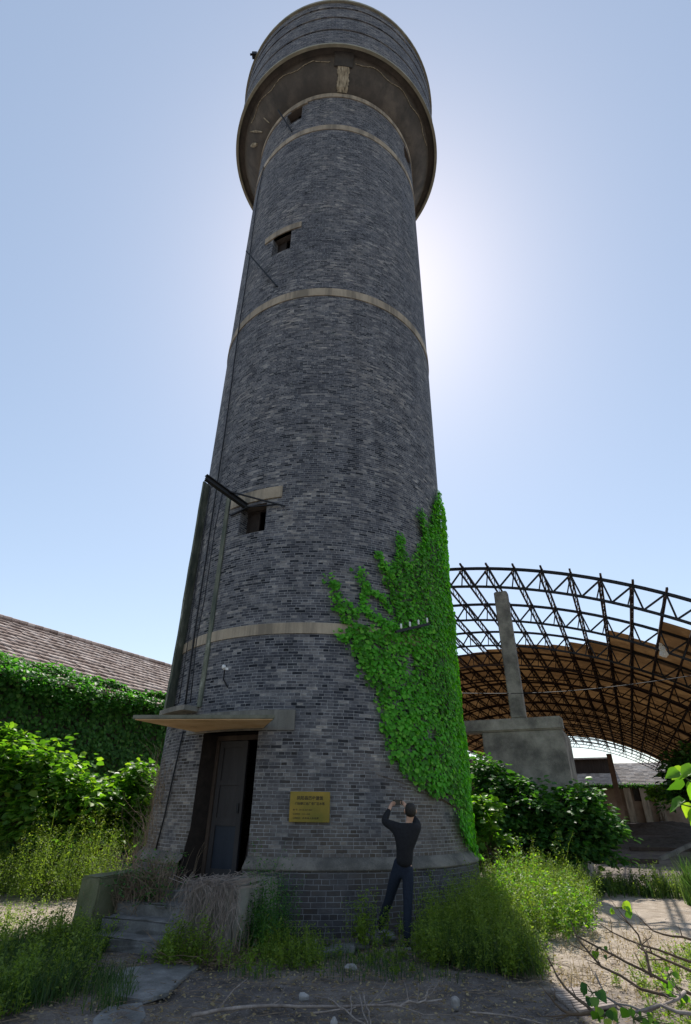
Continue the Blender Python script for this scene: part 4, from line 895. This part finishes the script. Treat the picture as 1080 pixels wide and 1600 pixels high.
for x0, x1, y0, y1 in ((884, 899, 1233, 1257), (926, 945, 1232, 1252), (992, 1006, 1230, 1252), (1012, 1026, 1230, 1252), (1040, 1052, 1230, 1250)):
    a, b = fp(x0, y1), fp(x1, y0); ua, ub = a@L, b@L; z0, z1 = a[2], b[2]
    mb = MB()
    for (p, q, c, d) in ((ua, ub, z0, z0+.12), (ua, ub, z1-.12, z1), (ua, ua+.12, z0, z1), (ub-.12, ub, z0, z1), ((ua+ub)/2-.05, (ua+ub)/2+.05, z0, z1)): mb.box(wu(FW-.04, (p+q)/2, (c+d)/2), (q-p, .1+.01*random.random(), d-c), AXS)
    wn = mb.build('window', M['darkwood'], far)
    mb = MB(); mb.box(wu(FW-.0, (ua+ub)/2, (z0+z1)/2), (ub-ua-.06, .04, z1-z0-.06), AXS); mb.build('pane', M['darkc'], wn)
for x in (983, 1008, 1030):
    p = fp(x, 1250)@L; mb = MB(); mb.box(wu(FW-.35, p, (gz_+eaz-.4)/2), (.75, .5, eaz-.4-gz_), AXS); mb.build('buttress', M['band'], far)
a = fp(905, 1226)@L; n = 4200; f = rng.uniform(u0, u1, n); P = A*(FW-.45)+L*f[:, None]+A*rng.uniform(-.3, .5, (n, 1)); P[:, 2] = eaz+rng.normal(-.2, .13, n)
V, F = leaves(P, rnd_dir(n), rnd_dir(n), rng.uniform(.1, .2, n)); e_ = empty('eave_creeper', wu(FW-.5, (u0+u1)/2, gz_), 'green creeper along the eave of the brown brick building', 'creeper'); np_mesh('foliage', V, F, M['wallivy'], e_)
pt_ = at_plane(951, 1178, A, 72)-at_plane(975, 1284, A, 72)
mb = MB(); p1_, p0_ = at_plane(952, 1178, A, 72), at_plane(974, 1284, A, 72); mb.box(((p0_+p1_)/2), (.55, .5, p1_[2]-p0_[2]), AXS); o = mb.build('concrete_post', M['postc'], bevel=.03); tag(o, 'tall reddish post standing before the brown brick building', 'post')
bush('young_tree', tuple(at_plane(1032, 1268, A, 70)*np.array([1, 1, 0])+np.array([0, 0, .5])), [(tuple(at_plane(1030, 1250, A, 70)), (.9, .9, 1.3), 1)], 'small pale green sapling growing before the brown brick building', 'sapling', 'mulb', 500, .35, clus=.3)
bush('dark_tree', (18.3, 30, .2), [(P3(1082, 1245, 30), (.9, 1.2, 2.0), 1), (P3(1120, 1230, 30), (1.5, 1.2, 2.2), 1)], 'dark shaded tree at the right foot of the vault', 'tree', 'dkleaf', 4200, .28, clus=.4, nstem=12)
# distant tree belt so the horizon is closed
mb = MB(); V = []; n = 14000; ang = rng.uniform(-1.3, 1.3, n); rad = rng.uniform(150, 175, n); hz_ = 4.5+1.3*np.sin(ang*23)+1.0*np.sin(ang*57+1)
P = np.stack([np.sin(ang)*rad, np.cos(ang)*rad, rng.uniform(0, 1, n)*hz_], -1); V, F = leaves(P, rnd_dir(n), rnd_dir(n), rng.uniform(.9, 2.0, n)); o = np_mesh('far_woodland', V, F, M['dkleaf']); tag(o, 'low dark woodland on the horizon', 'woodland', kind='stuff')

# ------------------------------------------------------------ shrubs
def P3(x, y, Y): return tuple(at_y(x, y, Y))
bush('broadleaf_shrub', (-9.8, 15.4, 0), [(P3(15, 1225, 15.2), (1.6, 1.0, .95), 3), (P3(95, 1262, 15.0), (1.15, .9, .8), 2.2), (P3(-60, 1220, 15.2), (1.5, 1.0, 1.3), 2), (P3(40, 1300, 15.0), (2.1, .9, .8), 2.4), (P3(135, 1270, 15.2), (.5, .7, .45), .7), (P3(10, 1180, 15.4), (.6, .7, .5), 1), (P3(70, 1220, 15.2), (.6, .6, .5), 1)],
     'large sunlit broad-leaved shrub at the left edge before the creeper wall', 'shrub', 'mulb', 10500, .18, nstem=14, clus=.27)
bush('broadleaf_shrub', (-6.6, 16.0, 0), [(P3(205, 1258, 16.0), (.85, .8, .65), 1.4), (P3(165, 1305, 15.8), (1.0, .8, .6), 1.0), (P3(228, 1225, 16.2), (.4, .6, .4), .8), (P3(228, 1310, 16.0), (.5, .6, .7), .8)],
     'smaller glossy shrub between the large left shrub and the tower', 'shrub', 'mulb', 3300, .17, nstem=10, clus=.25)
bush('dark_shrub', (5.2, 16.6, 0), [(P3(775, 1295, 16.4), (1.2, 1.0, .95), 2.0), (P3(850, 1305, 16.3), (1.2, 1.0, .95), 2.0), (P3(765, 1225, 16.8), (.45, .8, .5), .6), (P3(800, 1240, 16.8), (.4, .8, .4), .5), (P3(905, 1275, 16.4), (.6, .9, .6), 1.0), (P3(925, 1305, 16.2), (.6, .8, .5), .8), (P3(900, 1340, 16.0), (.9, .8, .5), 1.1), (P3(800, 1345, 16.0), (1.5, .8, .5), 1.3)],
     'large dark green shrub at the foot of the concrete bunker', 'shrub', 'dkleaf', 15500, .16, nstem=14, clus=.26)
bush('broadleaf_shrub', (3.6, 14.6, 0), [(P3(752, 1275, 14.6), (.35, .45, .4), 1), (P3(760, 1312, 14.4), (.45, .5, .4), 1)], 'small yellow-green shrub right beside the ivy-covered edge of the tower', 'shrub', 'mulb', 900, .16, nstem=6, clus=.18)
bush('dry_bush', (-2.95, 9.9, .3), [((-2.85, 9.75, .72), (.42, .42, .3), 1.5), ((-3.05, 9.35, .6), (.3, .35, .3), 1), ((-2.65, 9.35, .45), (.28, .4, .22), 1)], 'brown dry tangled bush left of the door on the stairs', 'bush', 'dkleaf', 900, .035, stemmat='dead', nstem=30, clus=.1, per=6)
# tangle of bare stems in that bush and on the corner of the tower
def tangle(name, gen, n, m, label, cat, rad=(.003, .007), parent=None, group=None):
    mb = MB()
    for _ in range(n):
        p, d, l = gen(); p = Vector(p); d = Vector(d).normalized(); pts = [p.copy()]; k = 7
        for j in range(k): d = (d+Vector((random.gauss(0, .28), random.gauss(0, .28), random.gauss(0, .2)))).normalized(); p = p+d*l/k; pts.append(p.copy())
        r = random.uniform(*rad); mb.tube(pts, [r*(1-.7*j/k) for j in range(k+1)], 3, cap=False)
    o = mb.build(name, M[m], parent, fix=False); return tag(o, label, cat, group) if parent is None else o
tangle('twig_tangle', lambda: ((random.uniform(-3.4, -2.4), random.uniform(9.2, 10.1), random.uniform(.2, .5)), (random.gauss(0, .6), random.gauss(0, .5), 1), random.uniform(.3, .8)), 420, 'dead', 'tangle of bare brown twigs growing through the dry bush by the door', 'twigs')
tangle('bare_creeper', lambda: (tpos(random.uniform(-75, -52), random.uniform(.1, 2.2), off=.03), (random.gauss(0, .2), random.gauss(0, .2), 1), random.uniform(.4, 1.1)), 170, 'dead', 'bare brown creeper stems clinging to the left edge of the tower foot', 'creeper')
# dead vines hanging over the right side wall of the stairs
pw = SO+stt*.88+sn*.76
def hang():
    u = random.uniform(.5, 1.28); o_ = random.choice((1.46, 1.46, 1.5, random.uniform(.2, 1.5))); p = SO+stt*u+sn*(o_+random.uniform(0, .05)); return (p.x, p.y, .74+random.uniform(-.02, .07)), (random.gauss(0, .12), random.gauss(0, .12)-.05, -1), random.uniform(.3, .75)
mb = MB()
for _ in range(210):
    p, d, l = hang(); p = Vector(p); q = p.copy(); pts = [p-sn*random.uniform(.05, .5)+stt*random.gauss(0, .15)+Vector((0, 0, random.uniform(0, .05))), p]; 
    for j in range(6): q = q+Vector((random.gauss(0, .04), random.gauss(0, .025), -l/6+random.gauss(0, .015))); q.z = max(q.z, .02); pts.append(q.copy())
    r = random.uniform(.0018, .0045); mb.tube(pts, r, 3, cap=False)
tag(mb.build('dead_vines', M['vine'], fix=False), 'pale dead vines hanging over the low wall right of the steps', 'vines')
tangle('twig_tangle', lambda: ((random.uniform(-2.0, -1.1), random.uniform(7.9, 8.4), .02), (random.gauss(0, 1), random.gauss(0, .6), .35), random.uniform(.2, .6)), 160, 'dead', 'bare brown twigs lying at the foot of the vine-covered low wall', 'twigs')

# ------------------------------------------------------------ weeds and grass (counted by nobody: one object each)
def grass(name, px, n, H, label, mat='grass', wd=.006, keep=.6, sc=.4, lean=.4, zf=gh, poly=None):
    P = scatter_poly(poly or [tuple(at_z(x, y)[:2]) for x, y in px], n, zf); P = clumpy(P, sc, keep); h = rng.uniform(*H, len(P)); V, F = blades(P, h, wd, lean)
    return tag(np_mesh(name, V, F, M[mat]), label, 'grass', kind='stuff')
def weedpatch(name, poly, n, H, label, mat='weed', lsz=.03, per=45, keep=.7, sc=.5, spread=.12, lean=.2):
    P = clumpy(scatter_poly(poly, n), sc, keep); P[:, :2] += rng.normal(0, .13, (len(P), 2)); q = np.sin(P[:, 0]*3.1+1.3*np.sin(P[:, 1]*2.3))*np.cos(P[:, 1]*2.7+P[:, 0])
    h = rng.uniform(*H, len(P))*(1+.38*q)*np.where(rng.uniform(size=len(P)) < .12, 1.35, 1); P = P[(P[:, 0]-AX)**2+(P[:, 1]-AY)**2 > 3.55**2]; h = h[:len(P)]; V, F = weeds(P, h, lsz*rng.uniform(.75, 1.35, (len(P), 1)), per, lean, spread)
    return tag(np_mesh(name, V, F, M[mat]), label, 'weeds', kind='stuff')
weedpatch('weeds', [(1.35, 8.6), (2.0, 8.3), (2.5, 8.9), (3.3, 9.6), (4.1, 10.8), (4.7, 12.2), (4.8, 13.5), (3.6, 13.8), (2.9, 12.6), (2.3, 11.2), (1.4, 10.2)], 900, (.35, .78), 'dense feathery weeds right of the tower, half in sun and half in shade', lsz=.034, per=70, keep=.95, spread=.16)
weedpatch('weeds', [(3.2, 12.4), (4.8, 12.2), (5.6, 14), (5.2, 15.2), (3.4, 15.2)], 260, (.35, .8), 'weeds with upright tips before the dark shrub', lsz=.035, per=60, keep=.9, spread=.13)
grass('grass', None, 3200, (.15, .5), 'long green grass in the shade right of the person', poly=[(1.1, 7.9), (2.3, 7.6), (2.6, 8.9), (3.1, 10.4), (2.2, 10.5), (1.2, 9.7)], wd=.005, keep=.85, lean=.8)
weedpatch('weeds', [(1.05, 8.0), (2.2, 7.6), (2.6, 8.9), (3.0, 10.3), (2.2, 10.5), (1.2, 9.7)], 620, (.16, .5), 'dense soft green weeds in the tower shadow right of the person', lsz=.032, per=56, keep=.9, spread=.2)
grass('grass', None, 1500, (.05, .2), 'yellowish dry grass at the sunlit edge of the weeds on the right', 'drygrass', poly=[(2.2, 6.9), (3.2, 6.8), (4.6, 8.2), (5.0, 11), (4.0, 11), (2.9, 8.8)], wd=.003, keep=.45, lean=1.1)
weedpatch('weeds', [(2.7, 5.2), (4.3, 5.4), (5.6, 7.6), (5.4, 9.4), (3.9, 8.6), (2.8, 7.0)], 420, (.06, .26), 'low patchy weeds on the sandy yard at the lower right', lsz=.032, per=34, keep=.6, sc=.3, spread=.3)
# left: sunlit weeds behind the path
weedpatch('weeds', [(-10, 11.9), (-7.5, 12.4), (-5.2, 12.6), (-4.4, 12.9), (-4.6, 13.6), (-7, 14.2), (-10, 13.8)], 800, (.45, 1.25), 'sunlit feathery weeds between the sandy path and the left shrubs', lsz=.036, per=60, keep=.9, spread=.13)
weedpatch('weeds', [(-8, 8.2), (-5.9, 8.8), (-5.4, 9.9), (-6.2, 11.4), (-8.5, 11.4)], 200, (.25, .6), 'yellow-green weeds at the left edge beside the sandy path', lsz=.035, per=50, keep=.8, spread=.16)
weedpatch('weeds', [(-5.6, 8.9), (-4.5, 9.3), (-4.3, 10.3), (-5.3, 10.4)], 46, (.2, .5), 'thin sparse weeds standing on the sunlit sandy path', lsz=.03, per=40, keep=.7, spread=.2)
grass('grass', None, 6500, (.1, .38), 'deep green grass in the shade at the lower left', poly=[(-5.2, 6.2), (-3.4, 5.4), (-2.6, 6.6), (-2.85, 7.6), (-3.0, 8.7), (-3.3, 9.5), (-4.0, 9.3), (-4.5, 8.2)], wd=.0055, keep=.8, lean=.55)
weedpatch('weeds', [(-5.0, 6.4), (-3.3, 5.5), (-2.7, 6.8), (-3.1, 8.9), (-3.9, 9.0), (-4.4, 8.0)], 900, (.12, .42), 'broad green weeds mixed in the shaded grass at the lower left', lsz=.036, per=34, keep=.8, spread=.24)
grass('grass', None, 1500, (.08, .26), 'thin grass around the irregular concrete slab', poly=[(-3.0, 6.2), (-2.0, 6.3), (-2.0, 7.3), (-2.8, 7.6)], wd=.004, keep=.5, lean=.7)
weedpatch('weeds', [(-6.0, 7.6), (-4.7, 7.9), (-4.5, 9.4), (-5.6, 9.6)], 120, (.1, .4), 'yellowish sparse weeds on the sunlit sand at the left edge', lsz=.032, per=40, keep=.6, spread=.25)
weedpatch('weeds', [(2.3, 8.9), (3.3, 9.4), (4.2, 10.8), (4.6, 12.2), (3.4, 12.6), (2.4, 10.6)], 130, (.45, .85), 'broader-leaved weeds rising out of the feathery weeds on the right', 'mulb', lsz=.062, per=34, keep=.9, spread=.16)
# foot of the tower
weedpatch('weeds', [(-1.25, 7.5), (-.45, 7.6), (-.15, 8.1), (-.35, 8.9), (-1.1, 9.0)], 150, (.1, .3), 'green weed clump before the plinth, right of the vine-covered low wall', lsz=.03, per=42, keep=.85, spread=.24)
weedpatch('weeds', [(-1.25, 8.3), (-.75, 8.4), (-.8, 9.4), (-1.2, 9.5)], 130, (.4, .85), 'tall dark weeds between the low wall and the plinth', 'dkleaf', lsz=.035, per=50, keep=.9, spread=.14)
weedpatch('weeds', [(-2.2, 7.9), (-1.5, 7.8), (-1.5, 8.25), (-2.0, 8.5)], 80, (.2, .5), 'green weeds in front of the left corner of the vine-covered low wall', lsz=.034, per=42, keep=.9, spread=.2)
weedpatch('weeds', [(.1, 7.9), (.9, 7.7), (1.1, 8.4), (.5, 8.7), (.1, 8.5)], 50, (.06, .2), 'small weeds on the ground before the person', lsz=.028, per=34, keep=.8, spread=.3)
weedpatch('weeds', [(.30, 8.9), (.55, 8.9), (.6, 9.2), (.35, 9.3)], 26, (.25, .5), 'upright weeds at the left foot of the person', lsz=.045, per=36, keep=1, spread=.15)
grass('grass', None, 2200, (.05, .2), 'short sparse grass along the foot of the plinth', poly=[(-1.2, 7.4), (1.4, 7.4), (1.5, 8.7), (.5, 9.3), (-.8, 9.2)], wd=.004, keep=.5, lean=.7)
grass('grass', None, 1500, (.2, .5), 'dark grass strip along the base of the big dark shrub', poly=[(4.8, 14.4), (9, 14.2), (9.2, 15.4), (5, 15.6)], wd=.012, keep=.6, lean=.4)
weedpatch('weeds', [(5.2, 14.6), (7.4, 14.4), (7.2, 15.6), (5.4, 15.6)], 110, (.2, .55), 'green weeds on the yard right of the big dark shrub', lsz=.05, per=40, keep=.7)
weedpatch('weeds', [(7.2, 14.4), (8.0, 14.4), (8.0, 15.2), (7.2, 15.2)], 60, (.2, .55), 'round weed tuft on the sunlit yard', lsz=.05, per=40, keep=.9)
grass('grass', None, 1500, (.4, 1.0), 'tall grass tuft at the right edge of the yard', poly=[(7.0, 12.4), (8.2, 12.2), (8.4, 13.4), (7.3, 13.6)], wd=.012, keep=1, lean=.3)

# ------------------------------------------------------------ litter, branches and stones
def branch(name, px, r0, r1, mat, label, cat='branch', group=None, z=None, Y=None, twigs=0, jit=.012, n=6, tl=(.15, .4)):
    pts = []
    for q in px:
        x, y = q[0], q[1]; p = at_y(x, y, q[2]) if len(q) > 2 else at_z(x, y, z); pts.append(Vector(p))
    fine = []
    for a, b in zip(pts, pts[1:]):
        k = max(2, int((b-a).length/.12))
        for i in range(k): fine.append(a.lerp(b, i/k)+Vector([random.gauss(0, jit) for _ in range(3)])*(0 if not fine else 1))
    fine.append(pts[-1]); m_ = len(fine); mb = MB(); mb.tube(fine, [r0+(r1-r0)*i/(m_-1) for i in range(m_)], n)
    for _ in range(twigs):
        i = random.randrange(1, m_-1); b = fine[i]; d = (fine[i]-fine[i-1]).normalized(); l = random.uniform(*tl)
        d = (d+Vector([random.gauss(0, .6), random.gauss(0, .6), abs(random.gauss(0, .4))])).normalized(); c = b+d*l*.5+Vector([random.gauss(0, .02) for _ in range(3)]); e = c+(d+Vector([random.gauss(0, .25) for _ in range(3)])).normalized()*l*.5
        rr = (r0+(r1-r0)*i/m_)*.5; mb.tube([b, c, e], [rr, rr*.7, rr*.3], 4)
    o = mb.build(name, M[mat], smooth=True, fix=False); return tag(o, label, cat, group) if label else o
branch('fallen_branch', [(299, 1587), (340, 1580), (400, 1573), (470, 1572), (530, 1572), (600, 1570), (650, 1568), (690, 1562)], .017, .008, 'pale_dead', 'long pale fallen branch lying across the dark dirt in front', z=.04, twigs=5, jit=.005)
branch('fallen_branch', [(610, 1570), (640, 1567), (668, 1560), (676, 1545)], .012, .005, 'pale_dead', 'short forked pale branch crossing the right end of the long fallen branch', z=.08, twigs=4)
for px, lab in (([(513, 1560), (540, 1578), (568, 1600), (585, 1615)], 'thin pale stick crossing the long branch from upper left to lower right'), ([(566, 1550), (574, 1575), (580, 1605)], 'thin pale stick standing across the middle of the long branch'), ([(562, 1556), (566, 1580), (578, 1610)], 'pale stick leaning left of the middle crossing stick'),
                ([(549, 1556), (548, 1585)], 'short upright pale twig left of the crossing sticks'), ([(490, 1583), (530, 1577), (556, 1574)], 'thin twig lying left below the crossing sticks'), ([(735, 1582), (790, 1586), (850, 1600)], 'thin twig lying right of the small pale stone')):
    branch('dry_stick', px, .008, .004, 'pale_dead', lab, 'stick', 'dry sticks on the dirt', z=.06, twigs=1, jit=.006, tl=(.05, .15))
stone(tuple(at_z(475, 1559, .03)), (.055, .04, .032), 'pale oval stone lying behind the long fallen branch')
stone(tuple(at_z(548, 1512, .03)), (.06, .04, .035), 'whitish stone on the ground at the foot of the tower')
stone(tuple(at_z(712, 1567, .03)), (.045, .04, .045), 'small bluish white lump right of the long fallen branch')
stone(tuple(at_z(522, 1600, .03)), (.035, .03, .04), 'small pale stone at the bottom edge below the branch')
tw_list = lambda x0, x1, y0, y1: (lambda: ((random.uniform(x0, x1), random.uniform(y0, y1), random.uniform(.005, .04)), (random.gauss(0, 1), random.gauss(0, 1), random.gauss(0, .08)), random.uniform(.08, .4)))
mb = MB()
for _ in range(2600):
    x, y = random.uniform(-3.6, 3.6), random.uniform(5.0, 9.2); a = random.uniform(0, 6.28); l = random.uniform(.04, .28)*random.random()+.03; z = random.uniform(.004, .03); r = random.uniform(.0015, .004)
    p = Vector((x, y, z)); q = p+Vector((math.cos(a)*l, math.sin(a)*l, random.gauss(0, .015))); q.z = max(q.z, .003); m_ = p.lerp(q, .5)+Vector((random.gauss(0, l*.12), random.gauss(0, l*.12), .005)); mb.tube([p, m_, q], [r, r*.9, r*.5], 3, cap=False)
tag(mb.build('twig_litter', M['dead'], fix=False), 'scattered dry twigs and straw on the dark dirt', 'litter', kind='stuff')
n = 11000; P = np.stack([rng.uniform(-4.2, 5.2, n), rng.uniform(4.9, 10.5, n), rng.uniform(.004, .025, n)], -1); P = P[(P[:, 0]-AX)**2+(P[:, 1]-AY)**2 > 3.5**2]; n = len(P)
V, F = leaves(P, rnd_dir(n)*np.array([1, 1, .15]), np.array([0, 0, 1])+rng.normal(0, .35, (n, 3)), rng.uniform(.012, .045, n), .8); tag(np_mesh('leaf_litter', V, F, M['drygrass']), 'small dry leaves scattered over the ground', 'litter', kind='stuff')
n = 2200; P = np.stack([rng.uniform(-4.2, 6.5, n), rng.uniform(4.9, 12, n), rng.uniform(-.004, .012, n)], -1); s_ = rng.uniform(.004, .013, n)*(1+1.2*(rng.uniform(size=n) > .95))
oct_ = np.array([[1, 0, 0], [-1, 0, 0], [0, 1, 0], [0, -1, 0], [0, 0, .7], [0, 0, -.7]]); V = P[:, None]+s_[:, None, None]*oct_[None]*rng.uniform(.6, 1.2, (n, 6, 1))
F = (np.arange(n)*6)[:, None, None]+np.array([[0, 2, 4], [2, 1, 4], [1, 3, 4], [3, 0, 4], [2, 0, 5], [1, 2, 5], [3, 1, 5], [0, 3, 5]])[None]
tag(np_mesh('pebbles', V.reshape(-1, 3), F.reshape(-1, 3), M['crumb']), 'small pebbles and crumbs strewn over the dirt', 'pebbles', kind='stuff')

# bare arching branches and few leaves at the lower right
sap = [([(1085, 1556, 4.6), (1010, 1520, 4.7), (960, 1495, 4.8), (900, 1463, 5.0), (892, 1440, 5.1)], 'longest dark branch, arching from the right edge up to the left'),
       ([(1060, 1560, 4.6), (1000, 1545, 4.7), (940, 1510, 4.8), (905, 1470, 4.9), (895, 1450, 5.0)], 'dark branch curving just below the longest arching branch'),
       ([(1018, 1526, 4.6), (1012, 1490, 4.7), (995, 1460, 4.8), (970, 1430, 4.9)], 'upright dark twig ending in the hanging bright leaves'),
       ([(1085, 1505, 5.2), (1030, 1488, 5.2), (980, 1468, 5.3), (938, 1444, 5.4)], 'dark branch crossing the sandy yard at the right edge'),
       ([(1085, 1520, 5.0), (1040, 1500, 5.1), (1000, 1482, 5.2), (990, 1470, 5.3)], 'short branch below the one crossing the sandy yard'),
       ([(930, 1585, 4.3), (900, 1560, 4.5), (872, 1528, 4.6), (856, 1498, 4.7)], 'thin branch rising over the slatted board'),
       ([(925, 1582, 4.3), (890, 1585, 4.4), (868, 1570, 4.5), (858, 1552, 4.6)], 'thin reddish branch curling around the slatted board'),
       ([(1085, 1585, 4.2), (1030, 1575, 4.3), (985, 1580, 4.3), (950, 1560, 4.5), (930, 1520, 4.7)], 'pale branch lying low near the bottom right corner'),
       ([(1070, 1550, 4.5), (1060, 1562, 4.4), (1010, 1580, 4.3), (960, 1568, 4.4)], 'bleached hooked branch near the bottom right corner'),
       ([(1085, 1470, 5.6), (1050, 1462, 5.6), (1020, 1455, 5.6), (1000, 1435, 5.7)], 'thin twig high over the yard at the right edge')]
for px, lab in sap:
    branch('bare_branch', px, .011, .004, 'stem' if 'pale' not in lab and 'bleached' not in lab else 'pale_dead', lab, 'branch', 'arching branches at the lower right', twigs=5, jit=.006, tl=(.06, .22))
def leafset(name, pts, lsz, label, mat='mulb', per=5, sp=.05, cat='leaves', droop=1.0, group=None):
    t = empty(name, tuple(pts[0]), label, cat, group); P = []; D = []; nn = []
    for p in pts:
        for _ in range(per):
            o = rnd_dir(1)[0]; P.append(np.array(p)+o*sp); D.append(o*np.array([1, 1, .3])+np.array([0, 0, -droop])); nn.append(np.array([0, -.6, .7])+rng.normal(0, .35, 3))
    V, F = big_leaves(np.array(P), np.array(D), np.array(nn), rng.uniform(.6, 1.25, len(P))*lsz, 1.0); np_mesh('foliage', V, F, M[mat], t, True)
    mb = MB()
    for a, b in zip(P, P[1:]): mb.tube([Vector(pts[0]), Vector(a)], [.004, .0015], 4)
    mb.build('twig', M['gstem'], t, fix=False); return t
leafset('leaf_sprig', [P3(968, 1418, 4.9)], .062, 'bright drooping leaves at the tip of the upright twig over the yard', per=7)
leafset('leaf_sprig', [P3(936, 1480, 4.9)], .05, 'small yellow leaf cluster on the longest arching branch', per=6)
leafset('leaf_sprig', [P3(926, 1552, 4.4)], .062, 'dark green hanging leaves above the slatted board', 'dkleaf', per=7)
leafset('leaf_sprig', [P3(945, 1588, 4.2)], .065, 'green leaves at the bottom edge right of the slatted board', 'mulb', per=9)
leafset('leaf_sprig', [P3(1045, 1525, 4.7), P3(1060, 1545, 4.6)], .05, 'green leaves on the branches near the bottom right corner', per=9)
leafset('leaf_sprig', [P3(990, 1592, 4.2), P3(1030, 1598, 4.1)], .05, 'low leaves at the bottom edge beside the bleached branch', per=10)
# leafy bough entering at the right edge, close to the viewer
bough = empty('leafy_bough', P3(1120, 1245, 3.6), 'bough of big sunlit green leaves reaching in at the right edge', 'bough')
mb = MB(); mb.tube([P3(1180, 1300, 3.6), P3(1120, 1250, 3.6), P3(1085, 1225, 3.6), P3(1060, 1208, 3.6)], [.016, .011, .007, .003], 6); mb.tube([P3(1120, 1250, 3.6), P3(1085, 1262, 3.6), P3(1062, 1256, 3.6)], [.008, .005, .003], 6); mb.build('twig', M['gstem'], bough)
pts = []; 
for (x, y, dx, dy) in ((1062, 1205, -1, .35), (1070, 1200, -.8, .9), (1066, 1215, -.9, .8), (1084, 1218, -.3, 1), (1076, 1212, .4, -.3), (1072, 1250, -1, .6), (1078, 1254, -.5, 1.2), (1082, 1262, -.2, 1.3), (1090, 1248, .4, .8), (1090, 1180, 0, 1), (1096, 1215, .8, .5), (1088, 1200, -.5, .2), (1100, 1270, .3, 1), (1104, 1238, .3, 1), (1110, 1190, .3, .8), (1095, 1285, -.2, 1)):
    pts.append((np.array(P3(x, y, 3.6+random.uniform(-.1, .12))), Rt*dx-Up*dy+Fw*random.uniform(-.5, .3)))
V, F = big_leaves(np.array([p[0] for p in pts]), np.array([p[1] for p in pts]), np.array([[-.1, -.75, .6]]*len(pts))+rng.normal(0, .3, (len(pts), 3)), rng.uniform(.08, .13, len(pts)), .75); np_mesh('foliage', V, F, M['mulb'], bough, True)
# keep every leaf mesh unsmoothed but thin; nothing else follows
